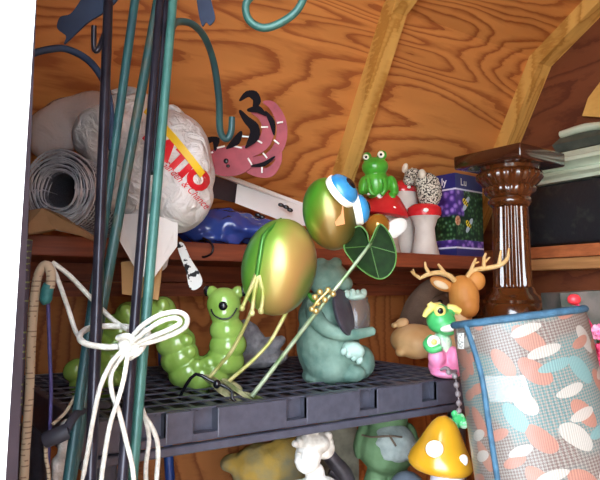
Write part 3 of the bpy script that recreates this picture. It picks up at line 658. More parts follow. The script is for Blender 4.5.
# ---- cow print strap, small black hook
mb = MB(); mb.pplate([(177, 246, 1.3), (183, 243, 1.3), (190, 258, 1.29), (200, 274, 1.28), (202, 284, 1.28), (195, 290, 1.275), (189, 287, 1.275), (186, 272, 1.285)], .004, smooth=3)
mp_ = M('cow_print', 'e8e6e2', '1c1a1e', scale=55, rough=.5, lo=.52, hi=.54)
tag(obj('luggage_strap', mb, mp_, None, False), 'white strap end with black blotches hanging from the upper shelf', 'strap')
mb = MB(); mb.ptube([(203, 238, 1.4), (209, 241, 1.38), (213, 247, 1.37), (211, 254, 1.37), (203, 257, 1.38), (199, 254, 1.4)], 1.1, smooth=4)
tag(obj('wire_hook', mb, m_blk, None), 'thin black wire hook curling over the upper shelf edge', 'hook')
m_mblk = M('matte_black', '1a171c', rough=.9, spec=.1)
# ---- red metal bird
D = 1.4
rb = thing('bird_ornament', at(245, 170, D), 'pinkish red metal bird with curved black feathers and white dashes', 'garden ornament')
m_rb = M('pink_red_paint', 'a43e4a', '8c303e', scale=30, rough=.6)
mb = MB(); mb.pplate([(201, 157), (210, 151), (222, 147), (238, 146), (250, 152), (254, 162), (247, 171), (233, 176), (218, 175), (208, 168)], .006, smooth=4, d=D); obj('body', mb, m_rb, rb)
def ribbon(pp, ws, d, mat, name, par, th=.004):
    mb = MB(); n = len(pp); A, B = [], []
    for i, (u, v_) in enumerate(pp):
        a = pp[max(i - 1, 0)]; c = pp[min(i + 1, n - 1)]; tx, ty = c[0] - a[0], c[1] - a[1]; l = math.hypot(tx, ty) or 1; nx_, ny_ = -ty / l * ws[i], tx / l * ws[i]
        A.append((u + nx_, v_ + ny_, d)); B.append((u - nx_, v_ - ny_, d))
    mb.pplate(A + B[::-1], th, smooth=3); return obj(name, mb, mat, par)
ribbon([(240, 152), (254, 150), (265, 141), (268, 127), (262, 115), (252, 112)], [5, 6, 6.5, 6, 5, 1.5], D + .008, m_rb, 'feather', rb)
ribbon([(246, 161), (264, 160), (277, 150), (282, 134), (280, 118), (272, 105), (264, 102)], [4, 5, 5.5, 5.5, 5, 4, 1.5], D + .016, m_rb, 'feather', rb)
ribbon([(246, 167), (258, 172), (270, 172), (278, 162), (281, 150)], [4, 5, 5, 3.5, 1], D + .004, m_rb, 'feather', rb)
ribbon([(240, 100), (247, 94), (254, 95), (257, 101), (254, 108)], [1, 3, 4.5, 4, 1.5], D - .002, m_mblk, 'feather', rb)
ribbon([(240, 111), (246, 119), (254, 127), (254, 137), (246, 147)], [1.5, 3.5, 5, 5, 1], D - .004, m_mblk, 'feather', rb)
ribbon([(248, 110), (258, 109), (266, 115)], [1.5, 3.5, 1], D - .002, m_mblk, 'feather', rb); ribbon([(266, 112), (272, 122), (274, 134)], [1, 3, 1], D + .006, m_mblk, 'feather', rb)
ribbon([(227, 148), (236, 141), (241, 132)], [1, 4, 1.5], D - .004, m_mblk, 'feather', rb); ribbon([(203, 145), (209, 140), (216, 140), (215, 150)], [1, 3, 4, 1], D - .002, m_mblk, 'feather', rb)
ribbon([(252, 166), (264, 164), (274, 157)], [.8, 2.2, .8], D - .002, m_mblk, 'feather', rb)
for a, c, e in (((206, 155), (213, 152), 0), ((217, 148), (225, 146), 0), ((233, 146), (242, 148), 0), ((240, 136), (250, 137), .004), ((256, 140), (262, 143), .004), ((261, 127), (268, 127), .004), ((277, 123), (283, 122), .012), ((274, 140), (279, 144), .012), ((248, 158), (252, 165), 0), ((263, 153), (267, 158), .01), ((262, 167), (262, 173), 0)):
    mb = MB(); mb.ptube([(a[0], a[1], D - .001 + e), (c[0], c[1], D - .001 + e)], .9, smooth=1, seg=6); obj('dash', mb, m_white, rb)
mb = MB(); mb.ell(226, 161, D - .002, 2.6, 2.6, 1.5); mb.ell(228, 166, D - .002, 2, 1.6, 1.2); obj('eye', mb, m_blk, rb)
# ---- toadstool with a frog on its cap
m_redcap = M('toadstool_red', 'd22a30', 'c01e26', scale=20, rough=.25, coat=.5); m_stem = M('toadstool_stem', 'cfc4ba', 'bdb0a6', scale=14, rough=.55)
def dots(mb, L_, d):
    for u, v_, r, dz in L_: mb.ell(u, v_, d - dz, r, r * .8, 1.2, 0, 12, 8)
D = dY(385, 220, 1.38)
t1 = thing('toadstool_figurine', (at(386, 262, D).x, at(386, 262, D).y, ZS), 'red spotted toadstool with a green frog sitting on its cap', 'figurine')
mb = MB(); mb.lathe(Vector((t1.location.x, t1.location.y, ZS)), [(px(16, D), 0), (px(14, D), .02), (px(11, D), .08), (px(12, D), .13), (px(10, D), .16)], seg=24); obj('stem', mb, m_stem, t1)
mb = MB(); cz = at(384, 216, D); m3 = Matrix((RT * .99 + ZZ * -.14, F0, ZZ * .99 + RT * .14)).transposed()
mb.lathe(cz, [(px(3, D), .0), (px(20, D), -.006), (px(25, D), .0), (px(24, D), .01), (px(20, D), .035), (px(14, D), .06), (px(7, D), .078), (px(1, D), .084)], m3, 30); cap = obj('cap', mb, m_redcap, t1)
for q in [(380, 196, 3, px(16, D)), (369, 194, 1.8, px(14, D)), (394, 208, 2.2, px(20, D))]:
    mb = MB(); dots(mb, [q], D); obj('spot', mb, m_white, cap)
m_fg = M('frog_leaf_green', '3f9a2c', '56b03a', scale=18, rough=.3, coat=.3)
mb = MB(); mb.ell(376, 184, D - .01, 13, 16, 13); mb.ell(375, 167, D - .015, 13.5, 10, 12, -3); mb.ell(367, 157, D - .015, 4.6, 5, 5); mb.ell(382, 155, D - .015, 5, 5, 5)
mb.ell(393, 186, D - .01, 5, 11, 9, -15); mb.ell(363, 186, D - .01, 5, 10, 9, 8); mb.ell(391, 198, D - .02, 5, 6, 8); mb.ptube([(368, 178, D - .05), (370, 190, D - .06), (374, 195, D - .06)], 2.5); mb.ptube([(384, 178, D - .05), (385, 189, D - .06), (381, 195, D - .06)], 2.5)
fg = obj('frog', mb, m_fg, t1, vox=.0025, sm=4)
for u, v_, r_ in ((366, 157, 3), (381, 154.5, 3.4)):
    mb = MB(); mb.ell(u, v_, D - .029, r_, r_, 1.6); mb.ell(u, v_, D - .0345, 1.35, 1.35, .8) if False else None; ey = obj('eye', mb, m_cream, fg)
    mb = MB(); mb.ell(u, v_, D - .0345, 1.35, 1.35, .8); obj('pupil', mb, m_blk, ey)
# ---- two toadstools with hedgehogs
m_hog = M('hedgehog_spines', 'd0c8b8', '2a2420', scale=210, rough=.8, lo=.48, hi=.54, bump=.6, bscale=150); m_hogface = M('hedgehog_face', 'd2c6b4', rough=.7)
def hogstool(D, u, label, parts, capp):
    b0 = at(u, 250, D)
    t = thing('toadstool_figurine', (b0.x, b0.y, ZS), label, 'figurine')
    prof, hog, nose, spots = parts
    mb = MB(); mb.lathe(Vector((b0.x, b0.y, ZS)), [(px(r, D), at(u, v_, D).z - ZS) for r, v_ in prof], seg=26); obj('stem', mb, m_stem, t)
    mb = MB(); mb.lathe(Vector((b0.x, b0.y, 0)), [(px(r, D), at(u, v_, D).z) for r, v_ in capp], seg=28); c = obj('cap', mb, m_redcap, t)
    mb = MB(); dots(mb, spots, D); obj('spot', mb, m_white, c)
    mb = MB()
    for e in hog: mb.ell(e[0], e[1], D + e[4], e[2], e[3], e[2], e[5])
    h = obj('hedgehog', mb, m_hog, t, vox=.003, sm=3, disp=(.0025, 160))
    mb = MB(); mb.ell(nose[0], nose[1], D + nose[2], nose[3], nose[4], nose[3], nose[5]); obj('snout', mb, m_hogface, h)
hogstool(dY(424, 230, 1.33), 425, 'squat cream toadstool with its hedgehog curled upright over a red rim, before the flower box',
    ([(14, 263), (14.5, 255), (11, 240), (10, 228), (13, 219), (16.5, 216), (16.5, 209), (10, 206)], [(429, 191, 12.5, 18, 0, -4), (424, 182, 9, 10, 0, 0)], (422, 174, -.02, 4, 5, 0), [(426, 210, 2.6, px(16.2, 1.9) - .004)]),
    [(16.4, 216.5), (17.2, 214), (17, 208), (13, 204.5), (3, 203)])
hogstool(dY(404, 230, 1.42), 404, 'cream toadstool with tilted red top and small hedgehog behind the frog toadstool',
    ([(13, 263), (13, 256), (10, 236), (11, 225), (14, 210), (14.5, 200), (12, 190), (8, 184)], [(413, 177, 9, 9, 0, 10), (409, 180, 6, 6, -.02, 0)], (405, 168, -.01, 3, 5, 15), [(409, 187, 1.8, px(10, 2) )]),
    [(12.6, 192), (13, 190), (10.5, 184), (6, 180), (2, 179)])
# ---- amber winged ornament on a stake
D = dY(379, 226, 1.29)
be = thing('bee_ornament', (at(379, 255, D).x, at(379, 255, D).y, ZS), 'small glossy amber ball ornament with a white oval wing between lily pad and toadstools', 'garden ornament')
mb = MB(); mb.ell(378, 226, D, 12.5, 12.5); obj('body', mb, M('amber_gloss', 'b8782a', 'd29a3e', scale=20, rough=.12, metal=.5, coat=.8), be)
mb = MB(); mb.ell(396, 228, D - .01, 12.5, 8.5, 2, -38); obj('wing', mb, m_white, be)
mb = MB(); c = at(378, 236, D); mb.tube([Vector((c.x, c.y, ZS)), c], .004); obj('stake', mb, m_gold, be)
# ---- printed box with flowers and bees
D = dY(457, 215, 1.31); e = at(457, 262, D)
bx = thing('gift_box', (e.x, e.y, ZS), 'indigo box printed with purple flowers and yellow bees beside the glazed column', 'box')
ang = math.radians(-12); hx = Vector((math.cos(ang + .55), math.sin(ang + .55), 0)); 
dirR = (RT * .78 + F0 * .62).normalized(); dirL = (-RT * .62 + F0 * .78).normalized()
zt = at(457, 171, D).z; HB = zt - ZS; WR, WL = px(46, D), px(28, D)
def boxprint():
    m, nt, b, N, L = newmat('flower_print'); b.inputs['Roughness'].default_value = .3
    tc = N.new('ShaderNodeTexCoord'); sp_ = N.new('ShaderNodeSeparateXYZ'); L.new(tc.outputs['Object'], sp_.inputs[0])
    zz = math_(N, L, 'DIVIDE', sp_.outputs[2], HB)
    dtr = N.new('ShaderNodeVectorMath'); dtr.operation = 'DOT_PRODUCT'; dtr.inputs[1].default_value = dirR; L.new(tc.outputs['Object'], dtr.inputs[0])
    zq = math_(N, L, 'SUBTRACT', zz, math_(N, L, 'MULTIPLY', math_(N, L, 'GREATER_THAN', dtr.outputs['Value'], WR * .3), .45))
    vo = N.new('ShaderNodeTexVoronoi'); vo.inputs['Scale'].default_value = 48; L.new(tc.outputs['Object'], vo.inputs['Vector'])
    fl = ramp(N, [(.0, col('b89ad8')), (.3, col('8a62b8')), (.5, col('4a2f80')), (1, col('2a1f5a'))]); L.new(vo.outputs['Distance'], fl.inputs[0])
    vg = N.new('ShaderNodeTexVoronoi'); vg.inputs['Scale'].default_value = 70; L.new(tc.outputs['Object'], vg.inputs['Vector'])
    gr = ramp(N, [(0, col('7a94a8')), (.25, col('4c7040')), (.5, col('1c3420')), (1, col('101c18'))]); L.new(vg.outputs['Distance'], gr.inputs[0])
    zone = ramp(N, [(0, (0, 0, 0, 1)), (.48, (0, 0, 0, 1)), (.52, (1, 1, 1, 1)), (1, (1, 1, 1, 1))]); L.new(zq, zone.inputs[0])
    mx = N.new('ShaderNodeMixRGB'); L.new(zone.outputs[0], mx.inputs[0]); L.new(gr.outputs[0], mx.inputs[1]); L.new(fl.outputs[0], mx.inputs[2])
    lowz = ramp(N, [(0, (1, 1, 1, 1)), (.19, (1, 1, 1, 1)), (.2, (0, 0, 0, 1)), (1, (0, 0, 0, 1))], 'CONSTANT'); L.new(zz, lowz.inputs[0])
    mx1 = N.new('ShaderNodeMixRGB'); L.new(lowz.outputs[0], mx1.inputs[0]); L.new(mx.outputs[0], mx1.inputs[1]); L.new(fl.outputs[0], mx1.inputs[2])
    band = ramp(N, [(0, col('2c2c66')), (.1, col('2c2c66')), (.101, col('d8d4e4')), (.118, (0, 0, 0, 1)), (.8, col('d8d4e4')), (.82, col('2c2c70')), (1, col('2c2c70'))], 'CONSTANT'); L.new(zz, band.inputs[0])
    msk = ramp(N, [(0, (1, 1, 1, 1)), (.118, (0, 0, 0, 1)), (.8, (1, 1, 1, 1)), (1, (1, 1, 1, 1))], 'CONSTANT'); L.new(zz, msk.inputs[0])
    mx2 = N.new('ShaderNodeMixRGB'); L.new(msk.outputs[0], mx2.inputs[0]); L.new(mx1.outputs[0], mx2.inputs[1]); L.new(band.outputs[0], mx2.inputs[2]); L.new(mx2.outputs[0], b.inputs['Base Color'])
    return m
p0 = Vector((e.x, e.y, ZS))
mb = MB(); mb.plate([p0, p0 + dirR * WR, p0 + dirR * WR + dirL * WL, p0 + dirL * WL], HB, ZZ); obj('carton', mb, boxprint(), bx, False)
nR = dirR.cross(ZZ).normalized(); nL = -dirL.cross(ZZ).normalized()
if nR.dot(F0) > 0: nR = -nR
if nL.dot(F0) > 0: nL = -nL
def flat_text(name, s, o, ex, ez, n, size, mat, par):
    mb = MB(); mb.bm = text_mesh(s, 1, .01)
    for q in mb.bm.verts: q.co = o + ex * q.co.x * size + ez * q.co.y * size + n * .0008
    return obj(name, mb, mat, par, False)
flat_text('box_lettering', 'Lu', p0 + dirR * WR * .18 + ZZ * HB * .86, dirR, ZZ, nR, .034, m_white, bx)
flat_text('box_lettering', 'ly', p0 + dirL * WL * .62 + ZZ * HB * .87, -dirL, ZZ, nL, .034, m_white, bx)
for a, zf, k in ((.34, .66, 1), (.44, .40, 1)):
    c = p0 + dirR * WR * a + ZZ * HB * zf + nR * .001; q = (dirR * .75 - ZZ * .65).normalized(); q2 = nR.cross(q)
    m3 = Matrix((q, nR, q2)).transposed()
    mb = MB(); mb.sphere(c, (.017, .0015, .010), m3); bee = obj('bee_print', mb, M('bee_yellow', 'e0c030', rough=.4), bx)
    mb = MB()
    for t in (-.009, 0, .009): mb.sphere(c + q * t + nR * .0012, (.002, .0009, .009), m3, 10, 6)
    obj('stripe', mb, m_blk, bee)
    mb = MB(); mb.sphere(c + q2 * .013 + q * .004, (.008, .001, .017), m3, 12, 8); mb.sphere(c - q2 * .014 + q * .008, (.008, .001, .016), m3, 12, 8); obj('wing', mb, M('print_grey', 'b8c0cc', rough=.4), bee)
c = p0 + dirR * WR * .06 + ZZ * HB * .43 + nR * .001; mb = MB(); mb.sphere(c, (.014, .002, .016), Matrix((dirR, nR, ZZ)).transposed()); obj('butterfly_print', mb, M('print_orange', 'a8603a', 'd8b090', scale=120, rough=.4), bx)
# ---- glazed brown column
D = 1.74
m_glz = M('brown_glaze', '3a1c0a', '54290e', scale=12, rough=.2, coat=1, lo=.3, hi=.7); 
cb_ = at(513, 300, D); CX, CY = cb_.x, cb_.y
ZB = 1.30
colm = thing('pedestal', (CX, CY, ZB), 'tall glossy brown ceramic pedestal with a fluted shaft and square top', 'pedestal')
zz = lambda v_: at(513, v_, D).z; P_ = lambda r: px(r, D)
mb = MB(); mb.lathe(Vector((CX, CY, 0)), [(P_(20), zz(292)), (P_(19.5), zz(288)), (P_(19), zz(284)), (P_(17.6), zz(208)), (P_(18), zz(202))], seg=112, flute=(1, 3, 18, .13)); obj('shaft', mb, m_glz, colm)
mb = MB(); mb.lathe(Vector((CX, CY, 0)), [(P_(17), zz(207)), (P_(21), zz(203)), (P_(21.5), zz(200)), (P_(19.5), zz(197)), (P_(24), zz(193)), (P_(26), zz(189)), (P_(25), zz(186)), (P_(29), zz(182)), (P_(33), zz(177)), (P_(33), zz(173)), (P_(28), zz(169)), (P_(30), zz(164))], seg=112, flute=(5, 9, 26, .06)); obj('capital', mb, m_glz, colm)
mb = MB(); m3 = Matrix((RT * .80 + F0 * .60, -RT * .60 + F0 * .80, ZZ)).transposed()
sdl = px(78, D); mb.obox(Vector((CX, CY, (zz(166) + zz(152)) / 2)), (sdl, sdl, zz(152) - zz(166)), m3, .006); obj('top_slab', mb, M('dark_brown_glaze', '32170e', '442210', scale=9, rough=.22, coat=.8), colm)
mb = MB(); mb.lathe(Vector((CX, CY, 0)), [(P_(31), zz(318)), (P_(31), zz(306)), (P_(28), zz(303)), (P_(29), zz(300)), (P_(26), zz(296)), (P_(22), zz(293)), (P_(21), zz(289)), (P_(19), zz(287))], seg=64); obj('base_ring', mb, m_glz, colm)
mb = MB(); h0 = zz(316) - ZB; mb.obox(Vector((CX, CY, ZB + h0 / 2)), (P_(66), P_(66), h0), m3, .006); obj('plinth', mb, m_glz, colm)
mb = MB(); mb.box((1.42, .95, 1.26), (XG - .005, CY + .28, ZB)); mb.box((1.44, .97, 0), (1.5, 1.03, 1.26)); mb.box((1.82, .97, 0), (1.88, 1.03, 1.26)); mb.box((1.44, CY + .2, 0), (1.5, CY + .26, 1.26))
tag(obj('wooden_bench', mb, m_red, None, False), 'dark wooden bench carrying the glazed pedestal, mostly hidden by the cushion roll', 'bench')
# ================================================================== far gable: ledge with a black sack and metal trays
ZL = 1.607
def onX(u, v, X): return at(u, v, X=X)
XF = XG - .1
a = onX(532, 186, XF); zt = a.z
mb = MB(); mb.box((XF + .005, .62, ZL), (XG - .005, 1.36, zt - .004), .012)
m_sack = M('black_sack', '1c1c20', '3a3a34', scale=28, rough=.4, bump=.7, bscale=60, lo=.55, hi=.75)
tag(obj('black_sack', mb, m_sack, None, True, disp=(.004, 30)), 'wrinkled black plastic sack filling the ledge on the dark gable wall', 'bag')
m_tin = M('greenish_tin', 'b0bea6', 'd0dac6', scale=9, rough=.4, metal=.3, stretch=(1, .5, 6))
# long moulded frame: swept profile along the gable (rows of points in X,Z)
tr = thing('moulded_frame', (XF, 1.3, zt), 'long silvery green moulded frame lying on the black sack beside the pedestal top', 'frame')
y0 = onX(534, 178, XF).y; y1 = .62; hz = onX(560, 152, XF).z - onX(560, 180, XF).z
prof = [(0, 0), (0, .012), (-.012, .02), (-.012, .03), (-.004, .036), (-.02, .05), (-.03, .055), (-.03, hz * .72), (-.012, hz * .8), (-.004, hz), (.06, hz), (.06, 0)]
mb = MB(); mb.plate([Vector((XF + .0 + p * 1.2, y0, zt + z)) for p, z in prof], y1 - y0, Vector((0, 1, 0))); obj('moulding', mb, m_tin, tr, False)
mb = MB(); mb.box((XF - .034, y0 - .01, zt + hz * .35), (XF - .0, y0 + .004, zt + hz * .95), .004); obj('corner_bracket', mb, M('tin_pale', 'c8ccb8', rough=.35, metal=.5), tr)
z2 = zt + hz
tin = thing('tin_tray', (XF, 1.1, z2), 'dark pewter tray with a curled rim resting on top of the silvery green frame', 'tray')
yy = onX(556, 138, XF).y
mb = MB(); mb.plate([Vector((XF + .0, yy, z2 + .005)), Vector((XF - .01, yy + .01, z2 + .03)), Vector((XF + .0, yy - .03, z2 + .06)), Vector((XF + .05, yy - .03, z2 + .06)), Vector((XF + .05, yy, z2 + .005))], -.6, Vector((0, 1, 0))); obj('body', mb, M('pewter_dark', '4e544c', '6a7066', scale=14, rough=.35, metal=.6), tin, False)
mb = MB(); mb.tube([Vector((XF - .004, yy - .02 - .09 * k, z2 + .06 + .006 * math.sin(k * 2.3))) for k in range(7)], [.012, .014, .011, .013, .011, .013, .012], seg=10); obj('rim', mb, m_tin, tin)
mb = MB(); mb.plate([onX(588, 98, XG - .03), onX(600, 82, XG - .03), onX(616, 86, XG - .03), onX(616, 118, XG - .03), onX(582, 116, XG - .03)], .02, Vector((1, 0, 0)))
tag(obj('plywood_offcut', mb, m_pine, None, False), 'small pale plywood offcut leaning on the gable above the pewter tray', 'wood')
# ================================================================== cushion roll in front at the right
def weave():
    m, nt, b, N, L = newmat('leaf_weave'); b.inputs['Roughness'].default_value = .5; b.inputs['Coat Weight'].default_value = .22; b.inputs['Coat Roughness'].default_value = .18
    uv = N.new('ShaderNodeUVMap'); uv.uv_map = 'UVMap'
    # basket weave of small coloured cells
    mp = N.new('ShaderNodeMapping'); mp.inputs['Scale'].default_value = (290, 290, 1); mp.inputs['Rotation'].default_value = (0, 0, math.radians(38)); L.new(uv.outputs[0], mp.inputs[0])
    wn_ = N.new('ShaderNodeTexNoise'); wn_.inputs['Scale'].default_value = 9; L.new(uv.outputs[0], wn_.inputs['Vector'])
    ck = N.new('ShaderNodeTexChecker'); ck.inputs['Scale'].default_value = 1; L.new(mp.outputs[0], ck.inputs['Vector'])
    c1 = ramp(N, [(0, col('4a6a6c')), (.47, col('5f8282')), (.53, col('75605a')), (1, col('866a64'))]); L.new(wn_.outputs['Fac'], c1.inputs[0])
    mxw = N.new('ShaderNodeMixRGB'); L.new(ck.outputs['Fac'], mxw.inputs[0]); L.new(c1.outputs[0], mxw.inputs[1]); mxw.inputs[2].default_value = col('948e86')
    # leaves: stretched voronoi cells, each in one of three colours
    def leaves(rot, sx, sy, seed, thr, stops):
        mp2 = N.new('ShaderNodeMapping'); mp2.vector_type = 'TEXTURE'; mp2.inputs['Rotation'].default_value = (0, 0, math.radians(rot)); mp2.inputs['Scale'].default_value = (1 / sx, 1 / sy, 1); mp2.inputs['Location'].default_value = (seed * .1, seed * .17, 0)
        L.new(uv.outputs[0], mp2.inputs[0])
        vo = N.new('ShaderNodeTexVoronoi'); vo.inputs['Scale'].default_value = 1; vo.inputs['Randomness'].default_value = .9; vo.voronoi_dimensions = '2D'; L.new(mp2.outputs[0], vo.inputs['Vector'])
        sepc = N.new('ShaderNodeSeparateColor'); L.new(vo.outputs['Color'], sepc.inputs[0])
        cr = ramp(N, stops, 'CONSTANT'); L.new(sepc.outputs[0], cr.inputs[0])
        mk = math_(N, L, 'LESS_THAN', vo.outputs['Distance'], thr)
        return mk, cr.outputs[0]
    last = mxw.outputs[0]
    st = [(0, col('b47a68')), (.35, col('c0b8ae')), (.65, col('7aa09e')), (.8, col('b47e6c')), (1, col('b47e6c'))]
    for rot, sx, sy, seed, thr in ((-58, 11.5, 23, 2.3, .31), (20, 12, 28, 7.9, .24)):
        mk, c = leaves(rot, sx, sy, seed, thr, st)
        mx = N.new('ShaderNodeMixRGB'); L.new(math_(N, L, 'MULTIPLY', mk, .92), mx.inputs[0]); L.new(last, mx.inputs[1]); L.new(c, mx.inputs[2]); last = mx.outputs[0]
    # ribbing of the yarn
    wv = N.new('ShaderNodeTexWave'); wv.inputs['Scale'].default_value = 120; wv.bands_direction = 'X'; L.new(uv.outputs[0], wv.inputs['Vector'])
    mm = N.new('ShaderNodeMixRGB'); mm.blend_type = 'MULTIPLY'; mm.inputs[0].default_value = .3; sc_ = N.new('ShaderNodeMixRGB'); sc_.blend_type = 'MULTIPLY'; sc_.inputs[0].default_value = 1; sc_.inputs[2].default_value = (.68, .68, .68, 1); L.new(last, mm.inputs[1]); L.new(wv.outputs['Color'], mm.inputs[2]); L.new(mm.outputs[0], sc_.inputs[1]); L.new(sc_.outputs[0], b.inputs['Base Color'])
    bp = N.new('ShaderNodeBump'); bp.inputs['Strength'].default_value = .3; bp.inputs['Distance'].default_value = .002; L.new(ck.outputs['Fac'], bp.inputs['Height'])
    nz = N.new('ShaderNodeTexNoise'); nz.inputs['Scale'].default_value = 9; nz.inputs['Distortion'].default_value = 1.2; L.new(uv.outputs[0], nz.inputs['Vector'])
    bp2 = N.new('ShaderNodeBump'); bp2.inputs['Strength'].default_value = .35; bp2.inputs['Distance'].default_value = .02; L.new(nz.outputs['Fac'], bp2.inputs['Height'])
    L.new(bp.outputs[0], b.inputs['Normal']); L.new(bp2.outputs[0], b.inputs['Coat Normal'])
    return m
D = 1.08
top = at(517, 315, D); bot = at(548, 520, D)
axis = (ZZ - RT * .13 + F0 * .075).normalized()
cl = thing('cushion_roll', bot + (bot - top).normalized() * ((bot.z - 0.0) / axis.z) if False else (top - axis * (top.z / axis.z)), 'rolled woven patio cushion with peach and aqua leaf pattern and blue piping', 'cushion')
foot = Vector(cl.location)
xr_ = (RT - axis * RT.dot(axis)).normalized(); yr_ = axis.cross(xr_).normalized()
H_ = (top - foot).length; RA, RB = px(63, D), px(50, D)
bm = bmesh.new(); uvl = None; NS, NH = 72, 40; rings = []
def rsec(t, h):
    k = 1.0 + .16 * (H_ - h) / .35 * .5 if h > H_ - .35 else 1.08
    c, s = math.cos(t), math.sin(t); e = .82
    return (xr_ * (RA * k * math.copysign(abs(c) ** e, c)) + yr_ * (RB * k * math.copysign(abs(s) ** e, s)))
hs = [0, .3, .6, .9] + [H_ - .42 + .42 * i / 26 for i in range(27)]
for h in hs: rings.append([bm.verts.new(foot + axis * h + rsec(2 * math.pi * k / NS, h) * (1 if h < H_ - .006 else .985)) for k in range(NS)])
uvl = bm.loops.layers.uv.new('UVMap'); per = 2 * math.pi * (RA + RB) / 2
for i in range(len(hs) - 1):
    for k in range(NS):
        f = bm.faces.new((rings[i][k], rings[i][(k + 1) % NS], rings[i + 1][(k + 1) % NS], rings[i + 1][k]))
        for l, (kk, ii) in zip(f.loops, ((k, i), (k + 1, i), (k + 1, i + 1), (k, i + 1))): l[uvl].uv = (per * kk / NS, hs[ii])
f = bm.faces.new(rings[-1])
for l in f.loops: l[uvl].uv = ((l.vert.co - foot).dot(xr_), (l.vert.co - foot).dot(yr_))
bm.faces.new(rings[0][::-1])
mb = MB(); mb.bm = bm; obj('woven_cover', mb, weave(), cl)
m_pip = M('blue_piping', '284a60', '38607a', scale=60, rough=.7, bump=.5, bscale=300)
mb = MB(); mb.tube([foot + axis * (H_ - .004) + rsec(2 * math.pi * k / 48, H_) * .985 for k in range(48)], .0065, closed=True, smooth=2); obj('piping', mb, m_pip, cl)
ts = math.radians(203)
mb = MB(); mb.tube([foot + axis * h + rsec(ts + .22 * math.sin(min((H_ - h) * 14, 1.9)), h) * 1.005 for h in [H_ - .005 - .41 * i / 14 for i in range(15)]], .005, smooth=3); obj('piping', mb, m_pip, cl)
m_tag, nt, b, N, L = newmat('clear_plastic_tag'); b.inputs['Base Color'].default_value = (.95, .95, .95, 1); b.inputs['Roughness'].default_value = .15; b.inputs['Alpha'].default_value = .13
def patch(u0, v0, u1, v1, lift, name, mat, skew=0):
    mb = MB(); n = 6; g = []
    inv = BVHTree.FromBMesh(cbm)
    for j in range(n + 1):
        g.append([])
        for i in range(n + 1):
            u = u0 + (u1 - u0) * i / n + skew * j / n; v_ = v0 + (v1 - v0) * j / n; rr = ray(u, v_).normalized(); h = inv.ray_cast(CAM, rr)
            g[-1].append(mb.bm.verts.new((h[0] if h[0] else at(u, v_, D)) - rr * lift))
    for j in range(n):
        for i in range(n): mb.bm.faces.new((g[j][i], g[j][i + 1], g[j + 1][i + 1], g[j + 1][i]))
    return obj(name, mb, mat, cl)
cbm = bmesh.new(); cbm.from_mesh(bpy.data.objects['woven_cover'].data)
for q in cbm.verts: q.co += foot
patch(484, 376, 526, 402, .004, 'plastic_pocket', m_tag, 6)
patch(520, 376, 524, 402, .005, 'care_tag', m_white, 9)
patch(457.5, 333, 464, 349, .004, 'sewn_label', M('label_cloth', 'e8e6e0', '9a9690', scale=260, rough=.8, lo=.5, hi=.6))
# ================================================================== things low on the right
D = 1.5
mb = MB(); bxp = [at(560, 293, D), at(612, 290, D), at(612, 350, D), at(566, 350, D)]
mb.plate(bxp, .12, F0); gb = tag(obj('photo_box', mb, M('grey_photo_print', '6e6a66', '3c4a44', scale=18, rough=.5), None, False), 'grey printed box behind the cushion roll under the dark gable', 'box')
D = 1.2
pw = thing('ball_stick', at(600, 345, D), 'pink stick with a round red ball tip beside the pink flowers', 'garden stake')
mb = MB(); q = at(575, 301, D); p = at(599, 338, D); mb.tube([at(603, 349, 1.172), p, q], .0036, smooth=1); obj('stick', mb, M('pink_stick', 'c8305a', rough=.4), pw)
mb = MB(); mb.ell(574, 299.5, D, 6.6, 5.6, 6); obj('ball', mb, M('red_ball', 'e23a44', rough=.35), pw)
D = 1.17
fl = thing('flower_bunch', at(598, 440, D), 'bunch of artificial pink and crimson flowers beside the cushion roll', 'flowers')
m_p1 = M('petal_pink', 'e86a9c', 'f4a8c4', scale=60, rough=.6); m_p2 = M('petal_crimson', 'c0244e', 'd83a66', scale=60, rough=.6)
random.seed(3)
for i, (u, v_, r) in enumerate(((598, 332, 8), (590, 350, 8), (603, 352, 10), (595, 367, 9), (588, 380, 6), (602, 385, 10), (598, 402, 9), (606, 335, 9), (606, 370, 10))):
    mb = MB()
    for k in range(9):
        t = 2 * math.pi * k / 9 + i; mb.ell(u + math.cos(t) * r * .6, v_ + math.sin(t) * r * .6, D + random.uniform(-.008, .008), r * .46, r * .36, 2.0, math.degrees(t), 10, 6)
    for k in range(5):
        t = 2 * math.pi * k / 5 + i * .7; mb.ell(u + math.cos(t) * r * .3, v_ + math.sin(t) * r * .3, D - .008, r * .3, r * .3, 2.0, 0, 10, 6)
    obj('blossom', mb, (m_p1, m_p2, m_p2)[i % 3], fl)
mb = MB()
for u, v_ in ((598, 340), (602, 360), (596, 380), (600, 400)): mb.ptube([(u, v_, D + .012), (600, 430, D + .015), (602, 480, D + .015), (603, 640, D + .03)], 1.3); mb.tube([at(603, 640, D + .03), Vector((at(603, 640, D + .03).x, at(603, 640, D + .03).y, 0))], .003)
st_ = obj('stem', mb, M('stem_green', '3a6a34', rough=.6), fl)
